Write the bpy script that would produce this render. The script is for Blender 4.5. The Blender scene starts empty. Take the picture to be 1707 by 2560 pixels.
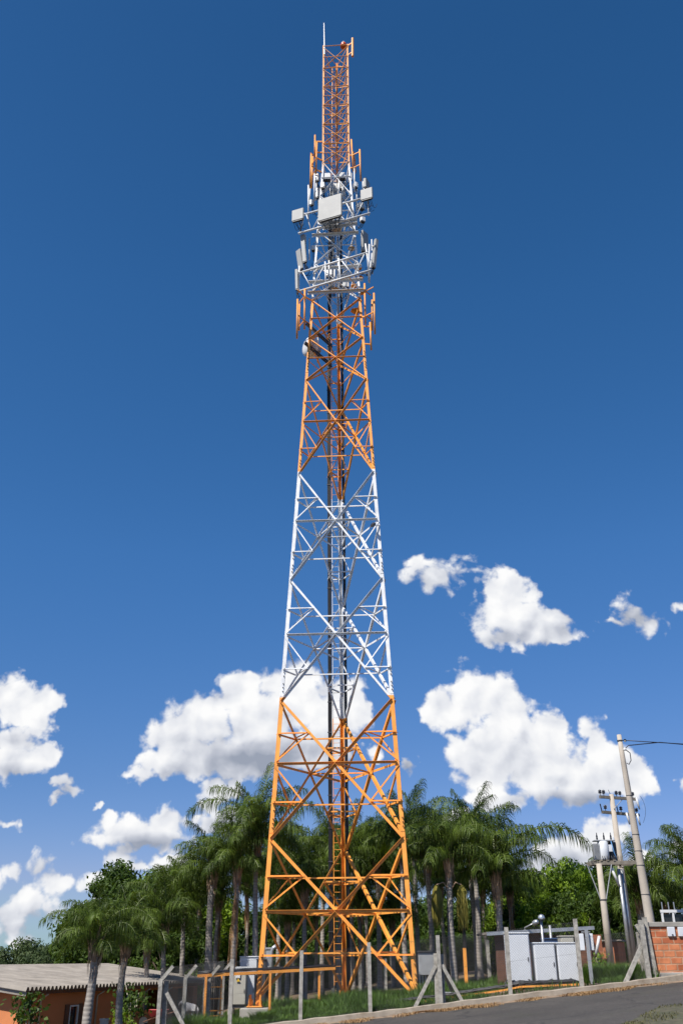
import bpy, math, random
from mathutils import Vector as V, Matrix
rad = math.radians
scene = bpy.context.scene
COL = scene.collection
rnd = random.Random(7)
# ---------------------------------------------------------------- camera geometry
F, PITCH, ROLL, CX, CY, CAMZ = 2287.0, rad(26), 0.006, 853.5, 1280.0, 1.7
CP, SP = math.cos(PITCH), math.sin(PITCH)
def ray(px, py):
    a, b = (px - CX) / F, (CY - py) / F
    c, s = math.cos(ROLL), math.sin(ROLL)
    u, v = c * a + s * b, -s * a + c * b
    return V((u, CP - v * SP, SP + v * CP))
def P(px, py, d):
    """world point seen at photo pixel (px,py), d metres ahead of the camera"""
    r = ray(px, py); r *= d / r.y
    return V((r.x, r.y, r.z + CAMZ))
def level(a, b, da):
    """two points at the same height seen at pixels a and b, the first da metres ahead"""
    ra, rb = ray(*a), ray(*b)
    db = da * (ra.z / ra.y) / (rb.z / rb.y)
    return P(a[0], a[1], da), P(b[0], b[1], db)
def gz(x, y=35):
    """ground height: the road climbs gently to the right"""
    if x < -20: z = -2.96
    elif x < -4: z = -0.4 + .16 * (x + 4)
    elif x < 28: z = .1 * x
    else: z = 2.8
    return z
# ---------------------------------------------------------------- objects
ORG = {}
def setp(o, label=None, cat=None, group=None, kind=None):
    if label: o['label'] = label
    if cat: o['category'] = cat
    if group: o['group'] = group
    if kind: o['kind'] = kind
    return o
def thing(name, label, cat, loc=(0, 0, 0), group=None):
    o = bpy.data.objects.new(name, None); COL.objects.link(o)
    o.location = loc; o.empty_display_size = .2
    ORG[o.name] = V(loc)
    return setp(o, label, cat, group)
class MB:
    def __init__(s): s.v = []; s.f = []; s.m = []; s.mi = 0
    def add(s, vs, fs):
        n = len(s.v); s.v += [tuple(q) for q in vs]
        for f in fs: s.f.append(tuple(n + i for i in f)); s.m.append(s.mi)
        return s
    def box(s, c, size, R=None, bev=0):
        hx, hy, hz = size[0] / 2, size[1] / 2, size[2] / 2
        c = V(c)
        if bev <= 0:
            vs = [V((x, y, z)) for z in (-hz, hz) for y in (-hy, hy) for x in (-hx, hx)]
            fs = [(0, 2, 3, 1), (4, 5, 7, 6), (0, 1, 5, 4), (2, 6, 7, 3), (0, 4, 6, 2), (1, 3, 7, 5)]
        else:
            b = min(bev, hx * .9, hy * .9, hz * .9)
            vs, idx = [], {}
            for sx in (-1, 1):
                for sy in (-1, 1):
                    for sz in (-1, 1):
                        for k in range(3):
                            idx[(sx, sy, sz, k)] = len(vs)
                            vs.append(V((sx * (hx - (b if k != 0 else 0)), sy * (hy - (b if k != 1 else 0)), sz * (hz - (b if k != 2 else 0)))))
            fs = []
            for k in range(3):
                for sg in (-1, 1):
                    cyc = [(-1, -1), (1, -1), (1, 1), (-1, 1)]
                    q = []
                    for a_, b_ in cyc:
                        t = [a_, b_]; t.insert(k, sg); q.append(idx[(t[0], t[1], t[2], k)])
                    fs.append(tuple(q if (sg > 0) != (k == 1) else q[::-1]))
            for k in range(3):
                o1, o2 = [j for j in range(3) if j != k]
                for a_ in (-1, 1):
                    for b_ in (-1, 1):
                        t0 = [0, 0, 0]; t0[o1] = a_; t0[o2] = b_
                        t1 = t0[:]; t0[k] = -1; t1[k] = 1
                        q = [idx[(*t0, o1)], idx[(*t1, o1)], idx[(*t1, o2)], idx[(*t0, o2)]]
                        fs.append(tuple(q))
            for sx in (-1, 1):
                for sy in (-1, 1):
                    for sz in (-1, 1):
                        fs.append(tuple(idx[(sx, sy, sz, k)] for k in range(3)))
        if R is not None: vs = [R @ q for q in vs]
        return s.add([q + c for q in vs], fs)
    def beam(s, p, q, w, h, up=(0, 0, 1)):
        p, q = V(p), V(q); a = (q - p)
        L = a.length; a.normalize(); b = a.cross(V(up))
        if b.length < 1e-4: b = a.cross(V((1, 0, 0)))
        b.normalize(); c = b.cross(a)
        R = Matrix((a, b, c)).transposed()
        return s.box((p + q) / 2, (L, w, h), R)
    def angle(s, p, q, w, t, nrm, top=True, off=0.0):
        """steel angle: one leg flat in the face (normal nrm), the other standing out along nrm"""
        p, q = V(p), V(q); a = (q - p).normalized(); n = V(nrm); n = (n - a * n.dot(a)).normalized()
        b = a.cross(n).normalized()
        if (b.z < 0) == top: b = -b
        p = p + n * off; q = q + n * off
        prof = [(-w / 2, 0), (w / 2, 0), (w / 2, w), (w / 2 - t, w), (w / 2 - t, t), (-w / 2, t)]
        vs = [o + b * x + n * y for o in (p, q) for x, y in prof]
        fs = [(i, (i + 1) % 6, 6 + (i + 1) % 6, 6 + i) for i in range(6)] + [(5, 4, 1, 0), (4, 3, 2, 1), (6, 7, 10, 11), (7, 8, 9, 10)]
        return s.add(vs, fs)
    def path(s, pts, r, n=6, caps=True):
        pts = [V(q) for q in pts]; k = len(pts)
        rs = r if isinstance(r, (list, tuple)) else [r] * k
        vs, fs = [], []
        ref = None
        for i, q in enumerate(pts):
            t = (pts[min(i + 1, k - 1)] - pts[max(i - 1, 0)])
            if t.length < 1e-9: t = V((0, 0, 1))
            t.normalize()
            if ref is None: ref = t.orthogonal().normalized()
            ref = ref - t * ref.dot(t)
            if ref.length < 1e-6: ref = t.orthogonal()
            ref.normalize(); b = t.cross(ref)
            for j in range(n):
                an = 2 * math.pi * j / n
                vs.append(q + (ref * math.cos(an) + b * math.sin(an)) * rs[i])
        for i in range(k - 1):
            for j in range(n):
                fs.append((i * n + j, i * n + (j + 1) % n, (i + 1) * n + (j + 1) % n, (i + 1) * n + j))
        if caps: fs += [tuple(range(n))[::-1], tuple((k - 1) * n + j for j in range(n))]
        return s.add(vs, fs)
    def tube(s, p, q, r, r2=None, n=8): return s.path([p, q], [r, r if r2 is None else r2], n)
    def lathe(s, o, prof, n=16, axis=(0, 0, 1)):
        o = V(o); a = V(axis).normalized(); x = a.orthogonal().normalized(); y = a.cross(x)
        vs = [o + a * z + (x * math.cos(2 * math.pi * j / n) + y * math.sin(2 * math.pi * j / n)) * r for r, z in prof for j in range(n)]
        fs = [(i * n + j, i * n + (j + 1) % n, (i + 1) * n + (j + 1) % n, (i + 1) * n + j) for i in range(len(prof) - 1) for j in range(n)]
        fs += [tuple(range(n))[::-1], tuple((len(prof) - 1) * n + j for j in range(n))]
        return s.add(vs, fs)
    def quad(s, *q): return s.add(q, [tuple(range(len(q)))])
    def build(s, name, mat, parent=None, smooth=False, label=None, org=None):
        if org is None and parent is None:
            xs = [q[0] for q in s.v]; ys = [q[1] for q in s.v]; zs = [q[2] for q in s.v]
            org = V(((min(xs) + max(xs)) / 2, (min(ys) + max(ys)) / 2, min(zs)))
        if parent is not None: org = ORG[parent.name]
        me = bpy.data.meshes.new(name)
        me.from_pydata([(x - org[0], y - org[1], z - org[2]) for x, y, z in s.v], [], s.f)
        for m in (mat if isinstance(mat, (list, tuple)) else [mat]): me.materials.append(m)
        me.polygons.foreach_set('material_index', s.m)
        if smooth: me.polygons.foreach_set('use_smooth', [True] * len(s.f))
        me.update()
        o = bpy.data.objects.new(name, me); COL.objects.link(o)
        if parent is not None: o.parent = parent
        else: o.location = org
        ORG[o.name] = V(org)
        if label: o['label'] = label
        return o
def rotz(a): return Matrix.Rotation(a, 3, 'Z')
# ---------------------------------------------------------------- materials
def newmat(name):
    m = bpy.data.materials.new(name); m.use_nodes = True
    nt = m.node_tree; return m, nt, nt.nodes['Principled BSDF']
def pm(name, col, rough=.6, metal=0, var=.12, scale=3.0, bump=0, bscale=40, dirt=None, dirt_amt=.5, dscale=1.2, coord='Object'):
    m, nt, b = newmat(name); N, L = nt.nodes, nt.links
    tc = N.new('ShaderNodeTexCoord')
    nz = N.new('ShaderNodeTexNoise'); nz.inputs['Scale'].default_value = scale; nz.inputs['Detail'].default_value = 6
    L.new(tc.outputs[coord], nz.inputs['Vector'])
    r = N.new('ShaderNodeValToRGB')
    c = col
    r.color_ramp.elements[0].position = .3; r.color_ramp.elements[1].position = .7
    r.color_ramp.elements[0].color = (c[0] * (1 - var), c[1] * (1 - var), c[2] * (1 - var), 1)
    r.color_ramp.elements[1].color = (min(1, c[0] * (1 + var)), min(1, c[1] * (1 + var)), min(1, c[2] * (1 + var)), 1)
    L.new(nz.outputs['Fac'], r.inputs['Fac']); out = r.outputs['Color']
    if dirt:
        n2 = N.new('ShaderNodeTexNoise'); n2.inputs['Scale'].default_value = dscale; n2.inputs['Detail'].default_value = 8; n2.inputs['Roughness'].default_value = .65
        L.new(tc.outputs[coord], n2.inputs['Vector'])
        mr = N.new('ShaderNodeMapRange'); mr.inputs['From Min'].default_value = .48; mr.inputs['From Max'].default_value = .7; mr.inputs['To Max'].default_value = dirt_amt
        L.new(n2.outputs['Fac'], mr.inputs['Value'])
        mx = N.new('ShaderNodeMix'); mx.data_type = 'RGBA'
        L.new(mr.outputs['Result'], mx.inputs['Factor']); L.new(out, mx.inputs['A']); mx.inputs['B'].default_value = (*dirt, 1)
        out = mx.outputs['Result']
    L.new(out, b.inputs['Base Color'])
    b.inputs['Roughness'].default_value = rough; b.inputs['Metallic'].default_value = metal
    if bump:
        n3 = N.new('ShaderNodeTexNoise'); n3.inputs['Scale'].default_value = bscale; n3.inputs['Detail'].default_value = 5
        L.new(tc.outputs[coord], n3.inputs['Vector'])
        bp = N.new('ShaderNodeBump'); bp.inputs['Strength'].default_value = bump; bp.inputs['Distance'].default_value = .02
        L.new(n3.outputs['Fac'], bp.inputs['Height']); L.new(bp.outputs['Normal'], b.inputs['Normal'])
    return m
def leafmat(name, c0, c1, trans=.35, scale=1.1, rough=.45, hue=True):
    m, nt, b = newmat(name); N, L = nt.nodes, nt.links
    geo = N.new('ShaderNodeNewGeometry')
    nz = N.new('ShaderNodeTexNoise'); nz.inputs['Scale'].default_value = scale; nz.inputs['Detail'].default_value = 5
    L.new(geo.outputs['Position'], nz.inputs['Vector'])
    add = N.new('ShaderNodeMath'); add.operation = 'MULTIPLY_ADD'; add.inputs[1].default_value = .35
    L.new(geo.outputs['Random Per Island'], add.inputs[0]); L.new(nz.outputs['Fac'], add.inputs[2])
    r = N.new('ShaderNodeValToRGB'); r.color_ramp.elements[0].position = .45; r.color_ramp.elements[1].position = .9
    r.color_ramp.elements[0].color = (*c0, 1); r.color_ramp.elements[1].color = (*c1, 1)
    L.new(add.outputs[0], r.inputs['Fac'])
    L.new(r.outputs['Color'], b.inputs['Base Color']); b.inputs['Roughness'].default_value = rough
    b.inputs['Specular IOR Level'].default_value = .25
    tr = N.new('ShaderNodeBsdfTranslucent')
    hs = N.new('ShaderNodeHueSaturation'); hs.inputs['Saturation'].default_value = 1.15; hs.inputs['Value'].default_value = 1.3; hs.inputs['Hue'].default_value = .485
    L.new(r.outputs['Color'], hs.inputs['Color']); L.new(hs.outputs['Color'], tr.inputs['Color'])
    mx = N.new('ShaderNodeMixShader'); mx.inputs[0].default_value = trans
    L.new(b.outputs[0], mx.inputs[1]); L.new(tr.outputs[0], mx.inputs[2])
    L.new(mx.outputs[0], N['Material Output'].inputs['Surface'])
    return m
M = {}
# ---------------------------------------------------------------- camera, sun, sky with clouds
cd = bpy.data.cameras.new('camera'); cam = bpy.data.objects.new('camera', cd); COL.objects.link(cam)
cd.sensor_fit = 'VERTICAL'; cd.sensor_height = 36; cd.sensor_width = 36; cd.lens = 36 * F / 2560
cd.clip_start = .1; cd.clip_end = 5000
cam.matrix_world = Matrix.Translation((0, 0, CAMZ)) @ (Matrix.Rotation(rad(90) + PITCH, 4, 'X') @ Matrix.Rotation(-ROLL, 4, 'Z'))
scene.camera = cam
SUN_AZ, SUN_EL = rad(40), rad(53)          # behind the camera, 40 degrees to its left
sdir = V((-math.sin(SUN_AZ) * math.cos(SUN_EL), -math.cos(SUN_AZ) * math.cos(SUN_EL), math.sin(SUN_EL)))
sl = bpy.data.lights.new('sun', 'SUN'); sun = bpy.data.objects.new('sun', sl); COL.objects.link(sun)
sl.energy = 5.0; sl.angle = rad(.53); sl.color = (1, .95, .87)
sun.rotation_euler = (-sdir).to_track_quat('-Z', 'Y').to_euler(); sun.location = (0, 0, 80)
scene.view_settings.view_transform = 'Standard'; scene.view_settings.look = 'None'
scene.view_settings.exposure = .45; scene.view_settings.gamma = 1
w = bpy.data.worlds.new('World'); scene.world = w; w.use_nodes = True
nt = w.node_tree; N, L = nt.nodes, nt.links
for n in list(N): N.remove(n)
STR = .062; EXPO = .45
def mth(op, a, b=None, c=None, clamp=False, tree=nt):
    n = tree.nodes.new('ShaderNodeMath'); n.operation = op; n.use_clamp = clamp
    for i, x in enumerate((a, b, c)):
        if x is None: continue
        if isinstance(x, (int, float)): n.inputs[i].default_value = x
        else: tree.links.new(x, n.inputs[i])
    return n.outputs[0]
def vmth(op, a, b=None, tree=nt):
    n = tree.nodes.new('ShaderNodeVectorMath'); n.operation = op
    for i, x in enumerate((a, b)):
        if x is None: continue
        if isinstance(x, (tuple, list, V)): n.inputs[i].default_value = tuple(x)
        else: tree.links.new(x, n.inputs[i])
    return n.outputs[1] if op in ('LENGTH', 'DISTANCE', 'DOT_PRODUCT') else n.outputs[0]
BLOBS = [ # cumulus heaps: photo pixel centre and half sizes
 (740,1735,115,92),(850,1770,82,80),(895,1765,42,52),(600,1725,62,62),(650,1800,120,95),(510,1800,100,85),(440,1850,88,80),(520,1890,150,62),(400,1905,75,38),(335,1937,55,20),(700,1880,150,66),(800,1870,110,60),(610,1905,190,50),(925,1880,34,30),
 (1195,1745,112,88),(1105,1775,66,62),(1265,1800,95,90),(1180,1880,80,62),(1260,1890,110,80),(1375,1825,58,66),(1350,1915,165,92),(1220,1945,92,66),(1490,1860,44,76),(1500,1945,125,66),(1585,1935,58,66),(1430,1985,170,34),(1250,1990,105,38),(1620,1960,40,28),
 (1080,1440,72,46,.62),(1035,1430,42,40,.62),(1150,1428,70,36,.62),(1265,1480,76,62),(1235,1470,50,50),(1280,1545,108,72),(1350,1560,90,58),(1400,1590,66,26),(1275,1595,95,32),
 (1585,1535,54,42,.66),(1625,1565,38,32,.66),(1540,1560,46,18,.7),(1700,1520,22,12,.7),
 (60,1770,92,72),(15,1745,62,62),(120,1765,44,46),(30,1850,82,48),(100,1810,46,44),(55,1900,86,50),(115,1890,40,30),
 (150,1955,36,30),(170,1982,34,20),(140,2003,26,14),
 (330,2078,122,44),(250,2092,66,26),(410,2062,70,48),(440,2090,52,34),(285,2062,50,34),(360,2100,130,22),
 (560,1985,62,40),(525,2012,56,30),(590,1958,32,26),(565,2055,84,42),(610,2080,84,42),(500,2040,30,20),
 (1500,2110,62,72),(1440,2135,84,54),(1385,2160,84,44),(1560,2090,27,38),(1600,2150,44,44),(1690,2125,46,34),
 (110,2165,46,30,.7),(145,2205,60,30,.75),(65,2255,56,56,.8),(30,2300,70,56,.8),(120,2265,60,26,.75),(240,2205,66,34),(300,2150,46,28),(420,2165,66,42),(350,2165,50,26),(170,2310,90,20,.6),(20,2190,32,40,.75),(60,2350,110,22,.7),(230,2270,60,20,.6),
 (1025,1910,20,27),(1712,1950,24,22),(18,2060,32,16),(242,2015,11,8),(1150,2050,80,24),(1540,1905,60,50)]
GREYS = [ # shaded cloud bases: photo pixel centre, half sizes, strength
 (640,1905,240,62,.42),(540,1860,130,60,.18),(800,1900,110,60,.30),(1450,2005,190,30,.36),(1300,1900,110,70,.10),(1200,1860,60,60,.10),(1520,1985,120,40,.12),
 (1090,1450,80,36,.22),(1360,1565,80,52,.20),(1290,1595,110,28,.25),(355,2112,140,28,.45),(300,2095,60,26,.18),(30,1845,90,24,.22),(50,1935,90,26,.25),
 (560,2070,110,36,.34),(540,2025,60,20,.2),(1605,1550,80,46,.30),(1400,2165,110,44,.28),(1510,2150,60,50,.16),(150,1970,50,50,.28),(120,2180,80,40,.18),(60,2290,100,30,.2),(1025,1915,30,34,.3),(140,2320,140,40,.3),(700,1800,60,40,.10)]
def uv(px, py):
    r = ray(px, py); return r.x / r.y, r.z / r.y
def greys_at(px0, px1, py0, py1):
    cur = None
    for (bx, by, rx_, ry_, st) in GREYS:
        if bx + rx_ * 1.3 < px0 or bx - rx_ * 1.3 > px1 or by + ry_ * 1.3 < py0 or by - ry_ * 1.3 > py1: continue
        u0, v0 = uv(bx, by); u1, _ = uv(bx + rx_, by); _, v1 = uv(bx, by - ry_)
        d = vmth('MULTIPLY', vmth('SUBTRACT', p0, (u0, v0, 0)), (1 / (u1 - u0), 1 / (v1 - v0), 0))
        g = mth('MULTIPLY', mth('SUBTRACT', 1.25, vmth('LENGTH', d), clamp=True), st * 1.2)
        cur = g if cur is None else mth('MAXIMUM', cur, g)
    return cur
def heaps_group(blobs):
    gS = bpy.data.node_groups.new('cloud_heaps', 'ShaderNodeTree')
    gS.interface.new_socket('p', in_out='INPUT', socket_type='NodeSocketVector')
    gS.interface.new_socket('s', in_out='OUTPUT', socket_type='NodeSocketFloat')
    gi = gS.nodes.new('NodeGroupInput'); go = gS.nodes.new('NodeGroupOutput')
    cur = None
    for (bx, by, brx, bry, *thin) in blobs:
        u0, v0 = uv(bx, by); u1, _ = uv(bx + brx, by); _, v1 = uv(bx, by - bry)
        d = vmth('SUBTRACT', gi.outputs[0], (u0, v0, 0), gS)
        d = vmth('MULTIPLY', d, (1 / (u1 - u0), 1 / (v1 - v0), 0), gS)
        ln = vmth('LENGTH', d, None, gS)
        k = min(1.0, .34 + min(brx, bry) / 85) * (thin[0] if thin else 1)          # small puffs are thinner
        one = mth('MULTIPLY_ADD', ln, -k, k, tree=gS)
        cur = one if cur is None else mth('SMOOTH_MAX', cur, one, .12, tree=gS)
    gS.links.new(cur, go.inputs[0])
    return gS
gN = bpy.data.node_groups.new('cloud_billows', 'ShaderNodeTree')
gN.interface.new_socket('p', in_out='INPUT', socket_type='NodeSocketVector')
gN.interface.new_socket('n', in_out='OUTPUT', socket_type='NodeSocketFloat')
gi = gN.nodes.new('NodeGroupInput'); go = gN.nodes.new('NodeGroupOutput')
def noise(tree, vec, sc, det, rough, dist=0):
    n = tree.nodes.new('ShaderNodeTexNoise'); n.noise_dimensions = '2D'; n.inputs['Scale'].default_value = sc; n.inputs['Detail'].default_value = det
    n.inputs['Roughness'].default_value = rough; n.inputs['Distortion'].default_value = dist
    tree.links.new(vec, n.inputs['Vector']); return n.outputs['Fac'], n.outputs['Color']
wf, wc = noise(gN, gi.outputs[0], 30, 3, .5)
wv = vmth('MULTIPLY', vmth('SUBTRACT', wc, (.5, .5, .5), gN), (.018, .018, 0), gN)
wp = vmth('ADD', gi.outputs[0], wv, gN)
n1, _ = noise(gN, wp, 24, 6, .56)
def voro(sc):
    n = gN.nodes.new('ShaderNodeTexVoronoi'); n.voronoi_dimensions = '2D'; n.feature = 'SMOOTH_F1'; n.inputs['Scale'].default_value = sc; n.inputs['Smoothness'].default_value = .35
    gN.links.new(wp, n.inputs['Vector']); return n.outputs['Distance']
b1 = mth('SUBTRACT', .48, voro(34), tree=gN); b2 = mth('SUBTRACT', .48, voro(80), tree=gN)
s_ = mth('MULTIPLY_ADD', b1, .75, mth('MULTIPLY', b2, .34, tree=gN), tree=gN)
n2_, _ = noise(gN, wp, 70, 4, .55)
s_ = mth('MULTIPLY_ADD', mth('SUBTRACT', n1, .5, tree=gN), 1.9, s_, tree=gN)
s_ = mth('MULTIPLY_ADD', mth('SUBTRACT', n2_, .5, tree=gN), .6, s_, tree=gN)
gN.interface.new_socket('soft', in_out='OUTPUT', socket_type='NodeSocketFloat')
gN.links.new(s_, go.inputs[0])
n3_, _ = noise(gN, wp, 22, 3, .5)
gN.links.new(mth('MULTIPLY_ADD', mth('SUBTRACT', n3_, .5, tree=gN), 2.0, mth('MULTIPLY', b1, .8, tree=gN), tree=gN), go.inputs[1])
tc = N.new('ShaderNodeTexCoord')
sep = N.new('ShaderNodeSeparateXYZ'); L.new(tc.outputs['Generated'], sep.inputs[0])
yy = mth('MAXIMUM', sep.outputs[1], .02)
cmb = N.new('ShaderNodeCombineXYZ')
L.new(mth('DIVIDE', sep.outputs[0], yy), cmb.inputs[0]); L.new(mth('DIVIDE', sep.outputs[2], yy), cmb.inputs[1])
p0 = cmb.outputs[0]
_, wcol = noise(nt, p0, 44, 3, .5)
pw = vmth('ADD', p0, vmth('MULTIPLY', vmth('SUBTRACT', wcol, (.5, .5, .5)), (.030, .026, 0)))   # ragged outlines
def grp(g, vec):
    n = N.new('ShaderNodeGroup'); n.node_tree = g; L.new(vec, n.inputs[0]); return n.outputs[0]
def grp2(g, vec):
    n = N.new('ShaderNodeGroup'); n.node_tree = g; L.new(vec, n.inputs[0]); return n.outputs[0], n.outputs[1]
sky = N.new('ShaderNodeTexSky'); sky.sky_type = 'NISHITA'; sky.sun_disc = False
sky.sun_elevation = SUN_EL; sky.sun_rotation = math.pi + SUN_AZ; sky.altitude = 600; sky.air_density = 1.0; sky.dust_density = .25; sky.ozone_density = 2.0
ss_ = N.new('ShaderNodeSeparateXYZ'); L.new(sky.outputs[0], ss_.inputs[0])
cs_ = N.new('ShaderNodeCombineXYZ')            # deep, slightly polarised blue: red falls off faster towards the zenith
L.new(mth('MINIMUM', mth('MULTIPLY', ss_.outputs[1], .62), mth('MULTIPLY', mth('POWER', mth('MULTIPLY', ss_.outputs[0], .04235), 1.5), 44.0)), cs_.inputs[0])
L.new(mth('MULTIPLY', ss_.outputs[1], .88), cs_.inputs[1]); L.new(mth('MULTIPLY', ss_.outputs[2], 1.29), cs_.inputs[2])
er = N.new('ShaderNodeValToRGB'); L.new(sep.outputs[2], er.inputs[0])
ee = er.color_ramp.elements; ee[0].position = 0; ee[0].color = (.72, .72, .72, 1); ee[1].position = 1; ee[1].color = (.8, .8, .8, 1)
for ps, vl in ((.165, .74), (.39, .915), (.62, .91), (.8, .82)): x = ee.new(ps); x.color = (vl * 1.02, vl, vl, 1)
skycol = vmth('SCALE', vmth('MULTIPLY', cs_.outputs[0], er.outputs['Color'])); skycol.node.inputs['Scale'].default_value = 1.27

AMP = .5
def cell_shader(blobs, box):
    g = heaps_group(blobs)
    S0 = grp(g, pw); N0, Q0 = grp2(gN, p0)
    D0 = mth('MULTIPLY_ADD', N0, AMP, S0)
    pa = vmth('ADD', p0, (-.007, .010, 0)); _, Qa = grp2(gN, pa)
    alpha = N.new('ShaderNodeMapRange'); alpha.interpolation_type = 'SMOOTHSTEP'
    alpha.inputs['From Min'].default_value = .03; alpha.inputs['From Max'].default_value = .38
    L.new(D0, alpha.inputs['Value'])
    rel = mth('MULTIPLY', mth('SUBTRACT', Q0, Qa), .25)          # billow relief towards the sun
    sh = mth('ADD', rel, .915)
    edge = mth('MULTIPLY', mth('SUBTRACT', .45, D0, clamp=True), -.25)       # thin rims let the blue through
    sh = mth('ADD', sh, edge)
    gr = greys_at(*box)
    if gr is not None: sh = mth('SUBTRACT', sh, mth('MULTIPLY', gr, mth('MULTIPLY_ADD', Q0, -.45, 1.0)))
    sh = mth('MINIMUM', mth('MAXIMUM', sh, .36), 1.02)
    ramp = N.new('ShaderNodeValToRGB'); L.new(sh, ramp.inputs[0])
    e = ramp.color_ramp.elements; e[0].position = .36; e[0].color = (.33, .37, .46, 1); e[1].position = 1.0; e[1].color = (1, 1, 1, 1)
    x = e.new(.60); x.color = (.55, .58, .66, 1); x = e.new(.8); x.color = (.80, .82, .87, 1)
    cl = vmth('SCALE', ramp.outputs['Color']); cl.node.inputs['Scale'].default_value = .99 / STR / 2 ** EXPO
    mx = N.new('ShaderNodeMix'); mx.data_type = 'RGBA'
    L.new(alpha.outputs[0], mx.inputs['Factor']); L.new(skycol, mx.inputs['A']); L.new(cl, mx.inputs['B'])
    bg = N.new('ShaderNodeBackground'); bg.inputs['Strength'].default_value = STR; L.new(mx.outputs['Result'], bg.inputs['Color'])
    return bg.outputs[0]
bg0 = N.new('ShaderNodeBackground'); bg0.inputs['Strength'].default_value = STR; L.new(skycol, bg0.inputs['Color'])
plain = bg0.outputs[0]
def mixs(fac, a, b):
    if a is b: return a
    n = N.new('ShaderNodeMixShader'); L.new(fac, n.inputs[0]); L.new(a, n.inputs[1]); L.new(b, n.inputs[2]); return n.outputs[0]
sepp = N.new('ShaderNodeSeparateXYZ'); L.new(p0, sepp.inputs[0]); pu, pv = sepp.outputs[0], sepp.outputs[1]
# the sky is cut into cells so that each ray only looks at the heaps near it
XS = [-160, 190, 420, 640, 960, 1180, 1420, 1900]; YS = [1290, 1640, 1830, 2000, 2170, 2480]
out = plain
rows = []
for yi in range(len(YS) - 1):
    row = plain
    for xi in range(len(XS) - 1):
        sel = [b for b in BLOBS if b[0] + b[2] * 1.45 + 45 > XS[xi] and b[0] - b[2] * 1.45 - 45 < XS[xi + 1] and b[1] + b[3] * 1.45 + 130 > YS[yi] and b[1] - b[3] * 1.45 - 25 < YS[yi + 1]]
        core = [b for b in sel if b[0] + b[2] * 1.45 > XS[xi] and b[0] - b[2] * 1.45 < XS[xi + 1] and b[1] + b[3] * 1.45 > YS[yi] and b[1] - b[3] * 1.45 < YS[yi + 1]]
        c = cell_shader(sel, (XS[xi], XS[xi + 1], YS[yi], YS[yi + 1])) if core else plain
        if xi == 0: row = c
        else: row = mixs(mth('GREATER_THAN', pu, uv(XS[xi], 1900)[0]), row, c)
    rows.append(row)
out = rows[-1]
for yi in range(len(YS) - 2, -1, -1):
    out = mixs(mth('GREATER_THAN', pv, uv(CX, YS[yi + 1])[1]), out, rows[yi])
inside = mth('MULTIPLY', mth('GREATER_THAN', sep.outputs[1], .3), mth('LESS_THAN', pv, uv(CX, YS[0])[1]))
inside = mth('MULTIPLY', inside, mth('GREATER_THAN', pv, -.02))
out = mixs(inside, plain, out)
wo = N.new('ShaderNodeOutputWorld'); L.new(out, wo.inputs['Surface'])
w.cycles.sampling_method = 'MANUAL'; w.cycles.sample_map_resolution = 256
# ---------------------------------------------------------------- tower
TX, TY, TROT, W0, TAP = -.188, 42.861, -.0576, 6.4516, .1008
ZB = CAMZ - 1.401
HS = 46.7
def width(h): return W0 - TAP * min(h, HS)
def leg(k, h):
    R = width(h) / math.sqrt(3); a = rad((210, 330, 90)[k]) + TROT
    return V((TX + R * math.cos(a), TY + R * math.sin(a), ZB + h))
m, nt, b = newmat('tower_paint'); N, L = nt.nodes, nt.links
geo = N.new('ShaderNodeNewGeometry'); sp = N.new('ShaderNodeSeparateXYZ'); L.new(geo.outputs['Position'], sp.inputs[0])
mr = N.new('ShaderNodeMapRange'); mr.inputs['From Min'].default_value = ZB; mr.inputs['From Max'].default_value = ZB + 60
L.new(sp.outputs[2], mr.inputs['Value'])
def bands(bs, c1, c2):
    r = N.new('ShaderNodeValToRGB'); r.color_ramp.interpolation = 'CONSTANT'
    e = r.color_ramp.elements; e[0].position = 0; e[0].color = c1; e[1].position = bs[0] / 60; e[1].color = c2
    for i, x in enumerate(bs[1:]): q = e.new(x / 60); q.color = c1 if i % 2 == 0 else c2
    L.new(mr.outputs[0], r.inputs[0]); return r.outputs[0]
ORANGE = (.86, .345, .055, 1); WHITE = (.72, .73, .74, 1)
colb = bands([12.0, 24.0, 35.6, 46.75], ORANGE, WHITE)
fade = N.new('ShaderNodeMapRange'); fade.inputs['From Min'].default_value = ZB + 46; fade.inputs['From Max'].default_value = ZB + 47; L.new(sp.outputs[2], fade.inputs['Value'])
cf = N.new('ShaderNodeMix'); cf.data_type = 'RGBA'; L.new(fade.outputs[0], cf.inputs['Factor']); L.new(colb, cf.inputs['A']); cf.inputs['B'].default_value = (.86, .40, .11, 1); colb = cf.outputs['Result']   # the top band is older, paler paint
nz = N.new('ShaderNodeTexNoise'); nz.inputs['Scale'].default_value = 2.3; nz.inputs['Detail'].default_value = 9; L.new(geo.outputs['Position'], nz.inputs['Vector'])
hv = N.new('ShaderNodeHueSaturation'); L.new(colb, hv.inputs['Color'])
m2 = N.new('ShaderNodeMapRange'); m2.inputs['From Min'].default_value = .3; m2.inputs['From Max'].default_value = .7; m2.inputs['To Min'].default_value = .82; m2.inputs['To Max'].default_value = 1.12
L.new(nz.outputs['Fac'], m2.inputs['Value']); L.new(m2.outputs[0], hv.inputs['Value'])
st = N.new('ShaderNodeMapping'); st.inputs['Scale'].default_value = (9, 9, .9); L.new(geo.outputs['Position'], st.inputs['Vector'])
n5 = N.new('ShaderNodeTexNoise'); n5.inputs['Scale'].default_value = 1.0; n5.inputs['Detail'].default_value = 8; n5.inputs['Roughness'].default_value = .7; L.new(st.outputs[0], n5.inputs['Vector'])
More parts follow.
